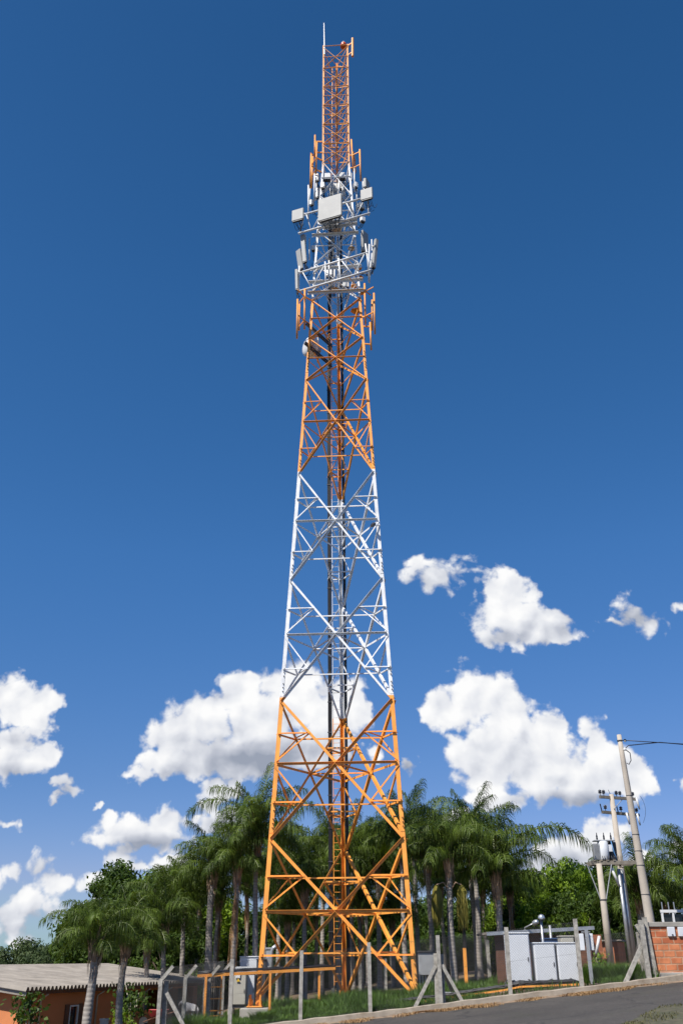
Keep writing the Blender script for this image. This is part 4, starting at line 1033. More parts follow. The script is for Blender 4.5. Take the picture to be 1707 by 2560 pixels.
def netting(par, p0, p1, h, zf, st=.085):
    p0, p1 = V(p0), V(p1); d = p1 - p0; Ln = d.length; d.normalize(); mb = MB(); s = -h
    def at(s_, t):
        q = p0 + d * s_; return V((q.x, q.y, zf(q.x, q.y) + t))
    while s < Ln:
        for sg in (1, -1):
            a0, a1 = (s, 0), (s + h, h)
            if a0[0] < 0: a0 = (0, -s)
            if a1[0] > Ln: a1 = (Ln, Ln - s)
            if a1[0] - a0[0] > .02:
                f = (lambda t: t) if sg > 0 else (lambda t: h - t)
                mb.path([at(a0[0], f(a0[1])), at(a1[0], f(a1[1]))], .0022, 3, False)
        s += st
    for t in (.03, h * .5, h - .03): mb.path([at(i * Ln / 20, t) for i in range(21)], .003, 3, False)
    o = mb.build('wire_netting', M['wire'], par); return o
def fx(px): return P(px, 2440, FY).x
ff = thing('wire_fence', 'chain-link fence on concrete posts along the road kerb in front of the tower', 'fence', (fx(925), FY, gz(fx(925))))
for px, ty in ((752, 2376), (924, 2356), (1099, 2338), (1272, 2318), (1451, 2297)):
    x = fx(px) ; top = P(px, ty, FY).z; fpost(ff, x, FY, top - gz(x) + .03, lean=rnd.uniform(-.03, .03))
x0 = P(577, 2500, FY).x; fpost(ff, x0, FY, P(577, 2398, FY).z - gz(x0) + .03)
# corner posts with raking braces
x = fx(1099)
for dx, dy, hh in ((-.12, .13, 1.55), (.1, .14, 1.5)): fpost(ff, x + dx, FY + dy, hh)
def brace(par, a, b_, r=.11): MB().beam(a, b_, r, r, (0, 1, 0)).build('brace', M['post'], par)
brace(ff, P(1088, 2415, FY + .08), P(1030, 2532, FY + .05)); brace(ff, P(1104, 2412, FY + .05), P(1160, 2513, FY + .05)); brace(ff, P(1102, 2412, FY + .3), P(1128, 2475, FY + 1.4))
x1 = fx(1451)
netting(ff, (x0, FY + .075, 0), (x1, FY + .075, 0), 2.0, lambda x, y: gz(x))
fl = thing('wire_fence', 'chain-link fence with angled post tops, left corner of the compound by the orange building', 'fence', (fx(410), FY, gz(fx(410))))
# left run: corner post then posts running back from the road
cA = P(398, 2520, FY); cB = P(460, 2520, 37.6); cC = P(520, 2520, 40.2); cD = P(556, 2500, 43)
for c, ky, top in ((cA, 2449, (28, -31)), (cB, 2444, (22, -29)), (cC, 2443, (20, -27)), (cD, 2427, (10, -12))):
    y = c.y; k = P(CX + (c.x / (c.y * .9)) * F, ky, y); zt = k.z; g = gz(c.x)
    fpost(fl, c.x, y, zt - g, arm=(.38, -.02, .40), z=g, r=.065)
fpost(fl, cA.x + .16, FY + .2, P(420, 2452, FY).z - gz(cA.x), z=gz(cA.x), r=.075)
brace(fl, P(417, 2482, FY), P(470, 2585, FY - .0), .12)
for a, c in ((cA, cB), (cB, cC), (cC, cD)): netting(fl, (a.x, a.y + .07, 0), (c.x, c.y + .07, 0), 2.2, lambda x, y: gz(x))
netting(fl, (cA.x, FY + .075, 0), (x0, FY + .075, 0), 2.0, lambda x, y: gz(x) + .05)
fb = thing('wire_fence', 'fence of pale concrete posts behind the tower, at the edge of the palm grove', 'fence', (1, 49, gz(1)))
for px, ty in ((700, 2430), (765, 2425), (832, 2412), (899, 2408), (962, 2396), (1030, 2392), (1217, 2350)):
    c = P(px, ty, 49); fpost(fb, c.x, 49, c.z - gz(c.x), z=gz(c.x), r=.075)
a, c = P(620, 2440, 49), P(1217, 2350, 49); netting(fb, (a.x, 49.1, 0), (c.x, 49.1, 0), 1.9, lambda x, y: gz(x) + .05, .12)
fr = thing('end_post_cluster', 'bundle of leaning concrete fence posts with a raking brace against the brick wall', 'fence post', (P(1630, 2450, FY).x, FY, gz(P(1630, 2450, FY).x)))
for (a, b_, dd, r) in (((1622, 2452), (1600, 2300), 35.0, .15), ((1640, 2450), (1609, 2293), 35.15, .14), ((1606, 2420), (1592, 2330), 35.6, .1), ((1612, 2345), (1588, 2312), 35.3, .12)):
    p, q = P(*a, dd), P(*b_, dd); MB().beam(p - V((0, 0, .1)), q, r, r, (0, 1, 0)).build('post', M['post'], fr)
brace(fr, P(1561, 2460, 34.95), P(1608, 2352, 35.1), .13)
netting(fr, (P(1470, 2440, 35).x, 35.0, 0), (P(1632, 2440, 35).x, 35.0, 0), 1.5, lambda x, y: gz(x))
# ---------------------------------------------------------------- foot blocks of the tower
for k, lb in ((0, 'square weathered concrete block under the left tower leg'), (1, 'concrete block in the grass under the right tower leg'), (2, 'concrete block in the grass under the rear tower leg')):
    c = leg(k, -.34); h = .75
    mb = MB(); mb.box((c.x + .05, c.y, c.z - h / 2), (1.15, 1.15, h), rotz(TROT), .03); o = mb.build('foundation_block', M['conc']); setp(o, lb, 'foundation')
# ---------------------------------------------------------------- long low building on the left
A_ = P(50, 2520, 38.0); A_.z = 0; eL = V((4.7, 12.0, 0)).normalized(); gL = V((-eL.y, eL.x, 0))
def wallx(mb, o, d, L_, z0, z1, t, nrm, holes=()):
    """wall from o along d, pierced by rectangular holes (s0,s1,z0,z1)"""
    ss = sorted({0, L_, *[h[0] for h in holes], *[h[1] for h in holes]})
    for a, b_ in zip(ss[:-1], ss[1:]):
        zs = [z0, z1]
        hs = [h for h in holes if h[0] <= a + 1e-6 and h[1] >= b_ - 1e-6]
        segs = [(z0, z1)]
        for h in hs: segs = [(z0, h[2]), (h[3], z1)]
        for (za, zb) in segs:
            if zb - za < .01: continue
            c = o + d * (a + b_) / 2 - nrm * t / 2; R = Matrix((d, -nrm, V((0, 0, 1)))).transposed()
            mb.box((c.x, c.y, (za + zb) / 2), (b_ - a, t, zb - za), R)
EZ = P(67, 2477, 37.8).z; BZ = gz(A_.x) - .5
bd = thing('low_building', 'long low orange building with a wavy grey roof behind the left palms', 'building', (A_.x, A_.y, BZ))
LB = 13.0; DW = 5.0; SL = .115
mb = MB(); nr = -gL
def bx_(s): return s
holes = [(3.0, 3.5, EZ - 1.35, EZ - .62), (6.6, 8.0, EZ - 1.0, EZ - .22), (8.35, 9.75, EZ - 1.0, EZ - .22), (10.3, 12.6, EZ - 2.1, EZ - .22)]
wallx(mb, A_, eL, LB, BZ, EZ - .05, .16, nr, holes)
wallx(mb, A_ + gL * 0 + eL * .0, gL, DW, BZ, EZ - .05, .16, -eL)
wallx(mb, A_ + gL * DW, eL, LB, BZ, EZ + .4, .16, gL); wallx(mb, A_ + eL * LB, gL, DW, BZ, EZ + .2, .16, eL)
mb.build('wall', M['plaster'], bd)
mb = MB(); R0 = A_ - gL * .62 - eL * .55; nW = 60; LR = LB + 1.1; ncol = nW * 4
vs = []; 
for i in range(ncol + 1):
    ph = (i % 4) / 4; hgt = (0, .13, .13, 0)[i % 4]
    off = (0, .25, .65, .9)[i % 4]
    s_ = (i // 4 + off) * LR / nW
    for t in (0, DW + 1.2):
        q = R0 + eL * s_ + gL * t; vs.append((q.x, q.y, EZ + hgt + SL * t))
fs = [(2 * i, 2 * i + 2, 2 * i + 3, 2 * i + 1) for i in range(ncol)]
n = len(vs); vs += [(x, y, z - .012) for x, y, z in vs]; fs += [(n + a, n + d, n + c, n + b_) for a, b_, c, d in fs] + [(2 * i, n + 2 * i, n + 2 * i + 2, 2 * i + 2) for i in range(ncol)]
mb.add(vs, fs); mb.build('roof', M['fibro'], bd)
mb = MB(); a = R0 + eL * .1 + gL * .05; c = R0 + eL * .1 + gL * (DW + 1.1)
mb.beam((a.x, a.y, EZ - .09), (c.x, c.y, EZ - .09 + SL * (DW + 1.05)), .04, .16); mb.build('fascia', M['fibro'], bd)
mb = MB(); a = R0 + gL * .25 + eL * .2; c = R0 + gL * .25 + eL * (LR - .2); mb.beam((a.x, a.y, EZ - .07), (c.x, c.y, EZ - .07), .06, .12); mb.build('eave_beam', M['wood'], bd)
# soffit-side ridge half
mb = MB(); a = R0 + gL * (DW + 1.2); vs = []
for i in range(ncol + 1):
    s_ = (i // 4 + (0, .25, .65, .9)[i % 4]) * LR / nW; hgt = (0, .13, .13, 0)[i % 4]
    for t, dz in ((0, 0), (4, -.5)):
        q = a + eL * s_ + gL * t; vs.append((q.x, q.y, EZ + hgt + SL * (DW + 1.2) + dz + .004))
mb.add(vs, [(2 * i, 2 * i + 2, 2 * i + 3, 2 * i + 1) for i in range(ncol)]); mb.build('roof_back', M['fibro'], bd)
q = A_ + eL * 3.25; q = q - gL * .02; R = Matrix((eL, gL, V((0, 0, 1)))).transposed(); zc = EZ - .985
w_ = None
fm = MB()
for dx, dz, sx, sz in ((0, .365, .56, .05), (0, -.365, .56, .05), (-.26, 0, .05, .68), (.26, 0, .05, .68)):
    p = q + eL * dx; fm.box((p.x, p.y, zc + dz), (sx, .06, sz), R)
w_ = fm.build('window', M['white'], bd)
p = q + gL * .1; mb = MB(); mb.box((p.x, p.y, zc), (.5, .02, .7), R); M['glass'] = pm('dark_glass', (.02, .022, .025), .1); mb.build('pane', M['glass'], w_)
for s_ in (-1, 1):
    p = q + eL * .43 * s_; mb = MB(); mb.box((p.x, p.y, zc), (.26, .05, .84), R); mb.build('shutter', M['wood'], bd)
for s_ in (1.1, 4.7, 8.18, 10.05):
    p = A_ + eL * s_ - gL * .06; mb = MB(); mb.path([(p.x, p.y, BZ), (p.x, p.y, EZ - .3), (p.x - gL.x * .3, p.y - gL.y * .3, EZ - .14)], .035, 8); mb.build('downpipe', M['pvc'], bd, True)
for s_ in (5.7, 9.2):
    p = A_ + eL * s_ - gL * .3; mb = MB(); mb.lathe((p.x, p.y, EZ - .27), [(.03, 0), (.06, .05), (.06, .12), (.03, .17)], 10); mb.build('lamp', M['white'], bd, True)
p = A_ + gL * 1.0 - eL * .25; mb = MB(); mb.lathe((p.x, p.y, EZ - .2), [(.03, 0), (.06, .05), (.06, .14), (.03, .2)], 10); mb.build('lamp', M['white'], bd, True)
c = P(262, 2549, 36.4); mb = MB(); mb.lathe((c.x, c.y, c.z - 1.1), [(.15, 0), (.15, 1.08), (.17, 1.08), (.17, 1.13), (.12, 1.13), (.12, .9)], 20); setp(mb.build('concrete_pipe', M['conc'], smooth=False), 'short pale upright concrete pipe in front of the orange building', 'pipe')
c = P(395, 2524, 43); g = c.z - .62; wb = thing('wheelbarrow', 'red wheelbarrow parked by the orange building', 'wheelbarrow', (c.x, c.y, g))
mb = MB(); mb.add([V(q) + V((c.x, c.y, g)) for q in ((-.22, -.2, .35), (.28, -.2, .4), (.28, .2, .4), (-.22, .2, .35), (-.4, -.32, .62), (.42, -.32, .62), (.42, .32, .62), (-.4, .32, .62))], [(0, 3, 2, 1), (0, 1, 5, 4), (1, 2, 6, 5), (2, 3, 7, 6), (3, 0, 4, 7)]); mb.build('tray', M['red'], wb)
mb = MB(); mb.lathe((c.x - .55, c.y - .04, g + .18), [(.18, 0), (.18, .08)], 16, (0, 1, 0)); mb.build('wheel', M['dark'], wb)
for s_ in (-.2, .2):
    mb = MB(); mb.path([(c.x - .55, c.y + s_ * .4, g + .18), (c.x, c.y + s_, g + .36), (c.x + .75, c.y + s_ * 1.3, g + .55)], .02, 6); mb.build('handle', M['wood'], wb)
    mb = MB(); mb.path([(c.x + .3, c.y + s_, g + .42), (c.x + .38, c.y + s_, g)], .018, 6); mb.build('leg', M['dark'], wb)
# ---------------------------------------------------------------- grey pony seen from behind
M['coat'] = pm('grey_coat', (.16, .16, .17), .8, var=.3, scale=3)
m, nt, b = newmat('pony_coat_lit_shaded'); N, L = nt.nodes, nt.links
tc = N.new('ShaderNodeTexCoord'); sp = N.new('ShaderNodeSeparateXYZ'); L.new(tc.outputs['Object'], sp.inputs[0])
nz = N.new('ShaderNodeTexNoise'); nz.inputs['Scale'].default_value = 3; L.new(tc.outputs['Object'], nz.inputs['Vector'])
v = N.new('ShaderNodeMath'); v.operation = 'MULTIPLY_ADD'; v.inputs[1].default_value = .35; L.new(nz.outputs['Fac'], v.inputs[0]); L.new(sp.outputs[0], v.inputs[2])
L.new(rampn(v.outputs[0], .12, (.15, .15, .165), .5, (.72, .70, .66)), b.inputs['Base Color']); b.inputs['Roughness'].default_value = .8; M['pony'] = m  # sunlit rump and shaded flank are painted into the coat colour
c = P(484, 2506, 45); gp = P(484, 2558, 45).z; hgt = c.z - gp
S_ = hgt / 1.02
po = thing('pony', 'grey pony with rump painted sunlit, flank painted shaded, and dark tail, standing by the orange building', 'horse', (c.x, c.y, gp))
def skin(name, verts, edges, radii, mat, par, levels=2):
    me = bpy.data.meshes.new(name); me.from_pydata([(V(v) * S_) for v in verts], edges, [])
    o = bpy.data.objects.new(name, me); COL.objects.link(o); me.materials.append(mat); o.parent = par
    sm = o.modifiers.new('skin', 'SKIN'); sm.use_smooth_shade = True
    for i, r in enumerate(radii): me.skin_vertices[0].data[i].radius = (r[0] * S_, r[1] * S_)
    me.skin_vertices[0].data[0].use_root = True
    ss = o.modifiers.new('sub', 'SUBSURF'); ss.levels = levels; ss.render_levels = levels; return o
pv = [(.18, -.25, .78), (.05, -.05, .76), (-.2, .2, .74), (-.45, .45, .76), (-.62, .58, .95), (-.78, .72, 1.02), (-.95, .88, .82),
      (.26, -.22, .60), (.24, -.26, .40), (.28, -.30, .34), (.26, -.28, .05), (.05, -.36, .60), (.03, -.38, .40), (.07, -.42, .34), (.05, -.40, .05),
      (-.36, .52, .5), (-.36, .54, .32), (-.36, .54, .05), (-.52, .38, .5), (-.52, .40, .32), (-.52, .40, .05)]
pe = [(0, 1), (1, 2), (2, 3), (3, 4), (4, 5), (5, 6), (0, 7), (7, 8), (8, 9), (9, 10), (0, 11), (11, 12), (12, 13), (13, 14), (3, 15), (15, 16), (16, 17), (3, 18), (18, 19), (19, 20)]
pr = [(.21, .21), (.22, .23), (.23, .25), (.19, .22), (.11, .13), (.10, .10), (.06, .06), (.12, .12), (.06, .06), (.045, .045), (.035, .035), (.12, .12), (.06, .06), (.045, .045), (.035, .035), (.08, .08), (.045, .045), (.035, .035), (.08, .08), (.045, .045), (.035, .035)]
skin('body', pv, pe, pr, M['pony'], po)
M['hair'] = pm('dark_hair', (.02, .018, .016), .7)
skin('tail', [(.22, -.40, .92), (.25, -.50, .82), (.25, -.52, .55), (.24, -.50, .22)], [(0, 1), (1, 2), (2, 3)], [(.03, .03), (.05, .05), (.065, .065), (.02, .02)], M['hair'], po)
skin('mane', [(-.45, .42, 1.02), (-.62, .55, 1.12), (-.78, .70, 1.17)], [(0, 1), (1, 2)], [(.03, .03), (.04, .04), (.03, .03)], M['hair'], po)
# ---------------------------------------------------------------- cable bridges
def bridge(name, label, pts, d0, posts, wdt=.5, cab=5, mat='orange', rh=.1):
    o = thing(name, label, 'cable tray', pts[0])
    pts = [V(q) for q in pts]
    for s_ in (0, wdt):
        mb = MB()
        for a, b_ in zip(pts[:-1], pts[1:]): mb.beam(a + V((0, s_, 0)), b_ + V((0, s_, 0)), .05, rh)
        mb.build('side_rail', M[mat], o)
    for a, b_ in zip(pts[:-1], pts[1:]):
        n = max(2, int((b_ - a).length / .6))
        for i in range(n): q = a.lerp(b_, (i + .5) / n); MB().beam(q, q + V((0, wdt, 0)), .03, .03).build('rung', M[mat], o)
    for i in range(cab):
        mb = MB(); pp = []
        for a, b_ in zip(pts[:-1], pts[1:]):
            for k in range(9): q = a.lerp(b_, k / 9); pp.append(q + V((0, .06 + i * (wdt - .1) / cab, .07 + .05 * abs(math.sin(k * 1.7 + i * 1.3)) + .02 * (i % 3))))
        pp.append(pts[-1] + V((0, .06 + i * (wdt - .1) / cab, .08))); mb.path(pp, .028, 6); mb.build('cable', M['cable'], o, True)
    for (p, q) in posts: MB().beam(p, q, .09, .09, (0, 1, 0)).build('post', M[mat], o)
    return o
a, b_ = P(494, 2440, 40.0), P(838, 2421, 41.6)
def drop(px, py, d, y2): t = P(px, py, d); return (t, V((t.x, t.y, P(px, y2, d).z)))
BR = bridge('cable_bridge', 'high orange cable bridge on posts running left from the tower to the cabinets', [a, b_], 40, [drop(516, 2442, 40, 2575), drop(676, 2433, 40.6, 2530), drop(798, 2427, 41.5, 2526)], cab=6)
mb = MB(); rl = [(P(521, 2440, 40.5), P(521, 2560, 40.5)), (P(555, 2440, 40.9), P(560, 2560, 40.9))]
for p, q in rl: MB().beam(p, V((p.x, p.y, q.z)), .05, .05, (0, 1, 0)).build('ladder_rail', M['orange'], BR)
for yy in (2468, 2497, 2527, 2540): MB().beam(P(522, yy, 40.5), P(557, yy - 1, 40.9), .04, .04).build('ladder_rung', M['orange'], BR)
for i in range(5): 
    p = P(528 + i * 5, 2436, 40.8); MB().path([p, p + V((.02, .02, -.2)), p + V((.05 * math.sin(i), .05, -1.6))], .028, 6).build('cable', M['cable'], BR, True)
pts = [P(822, 2533, 37.2), P(1090, 2500, 37.0), P(1262, 2475, 36.6), P(1300, 2467, 36.4), P(1450, 2461, 36.2)]
posts = [(lambda q: (q, V((q.x, q.y, gz(q.x) - .1))))(P(px, py, 37)) for px, py in ((880, 2527), (1026, 2509), (1302, 2469), (1446, 2463))]
LT_ = bridge('cable_tray', 'low orange cable tray just above the grass, running right to the white cabinets', pts, 37, posts, wdt=.26, cab=6, rh=.055)
for i in range(16):
    q = P(1276 + i * 10.5, 2459 + rnd.uniform(-2, 2), 36.9); MB().path([q + V((rnd.uniform(-.15, .15), rnd.uniform(-.1, .25), -.12 + .28 * math.sin(k * .52)**2 * rnd.uniform(.5, 1))) + V((.05 * k - .25, 0, 0)) for k in range(9)], .026, 6).build('cable', M['cable'], LT_, True)
c, q = P(1160, 2370, 42), P(1170, 2475, 42); mb = MB(); mb.beam(V((c.x, c.y, gz(c.x) - .1)), c, .13, .13, (0, 1, 0)); setp(mb.build('orange_post', M['orange']), 'single upright orange steel post right of the tower', 'post')
for s_ in (-1,):
    c = P(1110, 2481, 39.5); mb = MB(); mb.beam(c + V((-.55, 0, 0)), c + V((.6, 0, 0)), .08, .1); setp(mb.build('orange_beam', M['orange']), 'short orange beam lying in the grass by the corner fence post', 'beam')
c = P(1128, 2490, 38.2); mb = MB(); mb.box(c, (1.0, .4, .18), None, .02); mb.box(c + V((0, 0, .11)), (1.06, .46, .04), None, .01); setp(mb.build('grey_trough', M['grey']), 'low grey metal box on the grass behind the corner brace', 'box')
# ---------------------------------------------------------------- cabinets
def cabinet(label, pxl, pxr, ytop, ybot, d, dep, mat='pale', cat='cabinet', name='equipment_cabinet', split=True, feet=.1, yaw=0):
    a, b_ = P(pxl, (ytop + ybot) / 2, d), P(pxr, (ytop + ybot) / 2, d); zt, zb = P((pxl + pxr) / 2, ytop, d).z, P((pxl + pxr) / 2, ybot, d).z
    wx = b_.x - a.x; cx = (a.x + b_.x) / 2; o = thing(name, label, cat, (cx, d + dep / 2, zb)); R = rotz(yaw)
    mb = MB(); mb.box((cx, d + dep / 2, (zt + zb) / 2 + feet / 2), (wx, dep, zt - zb - feet), R, .015); mb.build('body', M[mat], o)
    mb = MB(); mb.box((cx, d + dep / 2, zb + feet / 2), (wx * .9, dep * .9, feet), R); mb.build('plinth', M['dark'], o)
    mb = MB(); mb.box((cx, d + dep / 2 - .01, zt + .022), (wx + .05, dep + .06, .045), R, .01); mb.build('roof_cap', M[mat], o)
    if split:
        mb = MB(); mb.box((cx, d - .008, (zt + zb) / 2 + feet / 2), (wx * .93, .03, (zt - zb - feet) * .94), R, .008); dr = mb.build('door', M[mat], o)
        mb = MB(); mb.box((cx + wx * .38, d - .035, (zt + zb) / 2), (.03, .03, .14), R, .005); mb.build('handle', M['dark'], dr)
    return o
cabinet('tallest white equipment cabinet, left of the row by the kerb fence', 1270, 1326, 2334, 2464, 37.4, .7)
cabinet('middle white equipment cabinet of the row by the kerb fence', 1337, 1390, 2359, 2464, 37.4, .7)
cabinet('right-hand white equipment cabinet of the row by the kerb fence', 1395, 1448, 2359, 2464, 37.4, .7)
cabinet('beige box standing behind the right-hand white cabinet', 1405, 1438, 2342, 2440, 39.6, .6, 'beige')
o = cabinet('dark blue tank behind the gap between the white cabinets', 1362, 1406, 2348, 2440, 40.6, .6, 'bluep', 'tank', 'water_tank', False)
cabinet('white cabinet with a grey cooling unit on top behind the left tower leg', 600, 646, 2393, 2430, 46.5, .7, 'pale', split=False, name='cooling_unit')
c = P(624, 2422, 45.9); mb = MB(); mb.box(c + V((0, 0, -.1)), (1.25, .5, .38), None, .04); setp(mb.build('condenser_unit', M['grey']), 'grey condenser box between beige cabinet and cooling unit', 'air conditioner')
o = cabinet('beige cabinet with yellow warning sign left of the left tower leg', 581, 615, 2436, 2520, 44.5, .7, 'beige')
c = P(596, 2450, 44.45); mb = MB(); mb.add([c + V((-.075, -.03, -.06)), c + V((.075, -.03, -.06)), c + V((0, -.03, .075)), c + V((-.075, .0, -.06)), c + V((.075, 0, -.06)), c + V((0, 0, .075))], [(0, 1, 2), (5, 4, 3), (0, 3, 4, 1), (1, 4, 5, 2), (2, 5, 3, 0)]); mb.build('warning_sign', M['yellow'], o)
mb = MB(); mb.box(c + V((-.02, -.02, .18)), (.2, .02, .2)); mb.build('notice_plate', M['white'], o)
cabinet('narrow white cabinet squeezed between beige cabinet and left tower leg', 617, 636, 2436, 2518, 44.9, .5, 'pale')
cabinet('tall dark grey cabinet behind the left tower leg', 640, 664, 2400, 2520, 45.2, .7, 'dark', split=False)
c0 = P(680, 2525, 45); c1 = P(680, 2378, 45); mb = MB(); mb.path([V((c1.x, 45, gz(c1.x))), c1, c1 + V((.05, 0, .12)), c1 + V((.2, .0, .2))], [.08, .08, .09, .11], 12); setp(mb.build('metal_flue', M['galv'], smooth=True), 'shiny metal flue pipe with a bent top behind the tower', 'pipe')
c = P(672, 2385, 45.4); mb = MB(); mb.box(c + V((0, 0, -.2)), (.24, .2, .75), None, .01); mb.box(c + V((0, 0, .22)), (.3, .26, .08), None, .01); setp(mb.build('duct_box', M['grey']), 'grey duct box beside the shiny flue pipe', 'duct')
# small metal-post gate behind the left fence
# electrical box on a slatted stand
c = P(1066, 2409, 47); hw = .37; eb = thing('electric_box', 'grey electric box on a slatted stand behind the corner fence post', 'electric box', (c.x, 47, gz(c.x)))
mb = MB(); mb.box((c.x, 47, c.z), (.75, .35, .95), None, .02); mb.build('body', M['grey'], eb)
mb = MB(); mb.box((c.x, 46.98, c.z + .5), (.85, .45, .05), None, .01); mb.build('roof_cap', M['dark'], eb)
for i in range(6): x = c.x - .34 + i * .136; mb = MB(); mb.box((x, 47.05, (gz(c.x) + c.z - .48) / 2), (.05, .05, c.z - .48 - gz(c.x))); mb.build('stand_slat', M['galv'], eb)
# ---------------------------------------------------------------- flat-roofed shelter
a, b_ = P(1212, 2332, 43), P(1478, 2317, 43); zb = gz(a.x) - .2
sh_ = thing('brick_shelter', 'open brown brick shelter with a thin flat roof behind the white cabinets', 'shelter', (a.x, 43, zb))
mb = MB(); mb.beam(a + V((0, 1.2, -.03)), b_ + V((0, 1.2, -.03)), 3.2, .09); mb.build('roof', M['fibro'], sh_)
mb = MB(); mb.beam(a + V((0, -.42, -.05)), b_ + V((0, -.42, -.05)), .03, .14); mb.build('roof_edge', M['galv'], sh_)
c1 = P(1268, 2440, 43); 
def pier(px0, px1, dd=43, dep=.2): 
    p, q = P(px0, 2400, dd), P(px1, 2400, dd); zt = a.z + (p.x - a.x) / (b_.x - a.x) * (b_.z - a.z) - .08; mb = MB(); mb.box(((p.x + q.x) / 2, dd, (zb + zt) / 2), (q.x - p.x, dep, zt - zb)); mb.build('wall', M['brown'], sh_)
def brickmat(name, c1, c2, mort, sc, bw, rh, ms, xz=True, var=.25):
    m, nt, b = newmat(name); N, L = nt.nodes, nt.links
    tc = N.new('ShaderNodeTexCoord'); sp = N.new('ShaderNodeSeparateXYZ'); L.new(tc.outputs['Object'], sp.inputs[0])
    ad = N.new('ShaderNodeMath'); ad.operation = 'ADD'; L.new(sp.outputs[0], ad.inputs[0]); L.new(sp.outputs[1], ad.inputs[1])
    cb = N.new('ShaderNodeCombineXYZ'); L.new(ad.outputs[0], cb.inputs[0]); L.new(sp.outputs[2], cb.inputs[1])
    nz0 = N.new('ShaderNodeTexNoise'); nz0.inputs['Scale'].default_value = 6; L.new(tc.outputs['Object'], nz0.inputs['Vector'])
    vm = N.new('ShaderNodeVectorMath'); vm.operation = 'MULTIPLY_ADD'; vm.inputs[1].default_value = (.05, .05, 0); L.new(nz0.outputs['Color'], vm.inputs[0]); L.new(cb.outputs[0], vm.inputs[2])
    br = N.new('ShaderNodeTexBrick'); br.inputs['Scale'].default_value = sc; br.inputs['Brick Width'].default_value = bw; br.inputs['Row Height'].default_value = rh; br.inputs['Mortar Size'].default_value = ms; br.inputs['Mortar Smooth'].default_value = .3
    br.inputs['Color1'].default_value = (*c1, 1); br.inputs['Color2'].default_value = (*c2, 1); br.inputs['Mortar'].default_value = (*mort, 1); L.new(vm.outputs[0], br.inputs['Vector'])
    nz = N.new('ShaderNodeTexNoise'); nz.inputs['Scale'].default_value = 4; nz.inputs['Detail'].default_value = 8; L.new(tc.outputs['Object'], nz.inputs['Vector'])
    n = N.new('ShaderNodeMix'); n.data_type = 'RGBA'; n.blend_type = 'MULTIPLY'; n.inputs['Factor'].default_value = .8
    r = N.new('ShaderNodeValToRGB'); r.color_ramp.elements[0].position = .3; r.color_ramp.elements[0].color = (.62, .6, .58, 1); r.color_ramp.elements[1].position = .65; r.color_ramp.elements[1].color = (1.1, 1.1, 1.1, 1)
    L.new(nz.outputs['Fac'], r.inputs[0]); L.new(br.outputs['Color'], n.inputs['A']); L.new(r.outputs[0], n.inputs['B']); L.new(n.outputs['Result'], b.inputs['Base Color']); b.inputs['Roughness'].default_value = .9
    bp = N.new('ShaderNodeBump'); bp.inputs['Strength'].default_value = .6; bp.inputs['Distance'].default_value = .02; bp.invert = True; L.new(br.outputs['Fac'], bp.inputs['Height']); L.new(bp.outputs[0], b.inputs['Normal'])
    return m
M['brown'] = brickmat('brown_brick', (.17, .072, .042), (.12, .05, .03), (.12, .08, .06), 1, .24, .075, .008)
M['brick'] = brickmat('hollow_brick', (.56, .20, .085), (.43, .12, .048), (.44, .25, .15), 1, .40, .21, .024)
M['hut'] = brickmat('hut_brick', (.50, .185, .085), (.44, .15, .07), (.36, .16, .09), 1, .40, .22, .012)
pier(1240, 1264); pier(1318, 1352); pier(1452, 1478)
mb = MB(); p, q = P(1240, 2400, 45.4), P(1478, 2400, 45.4); mb.box(((p.x + q.x) / 2, 45.4, (zb + a.z) / 2), (q.x - p.x, .15, a.z - zb - .1)); mb.build('back_wall', M['brown'], sh_)
# floodlights
M['chrome'] = pm('lamp_metal', (.55, .57, .6), .25, .7)
c = P(1357, 2360, 38.8); t = P(1351.5, 2297, 38.8); fo = thing('floodlight', 'floodlight with domed hood on its own grey pole behind the white cabinets', 'floodlight', (c.x, 38.8, gz(c.x)))
mb = MB(); mb.path([(c.x, 38.8, gz(c.x)), (c.x, 38.8, t.z)], .05, 10); mb.build('pole', M['galv'], fo, True)
mb = MB(); mb.lathe((c.x, 38.7, t.z), [(.125, 0), (.135, .03), (.12, .09), (.07, .14), (.02, .16)], 16, (0, -.25, 1)); mb.build('hood', M['chrome'], fo, True)
mb = MB(); mb.lathe((c.x, 38.7, t.z - .02), [(.115, -.03), (.115, .02)], 16, (0, -.25, 1)); mb.build('lens', M['dark'], fo, True)
p0, p1, p2 = P(1311, 2330, 42.6), P(1311, 2319, 42.6), P(1332, 2309, 42.2); fo = thing('floodlight', 'floodlight with oval head on a slanting arm over the shelter roof', 'floodlight', p0)
mb = MB(); mb.path([p0 + V((0, 0, -.08)), p1, p2], .028, 8); mb.build('arm', M['galv'], fo, True)
mb = MB(); d = (p2 - p1).normalized(); mb.lathe(p2 - d * .05, [(.03, 0), (.09, .06), (.115, .18), (.09, .3), (.02, .34)], 14, d); mb.build('head', M['chrome'], fo, True)
c = P(1377, 2352, 41); mb = MB(); mb.path([(c.x, 41, gz(c.x)), (c.x, 41, P(1375, 2313, 41).z)], .05, 8); setp(mb.build('thin_post', M['grey'], smooth=True), 'thin grey post rising over the shelter behind the blue tank', 'post')
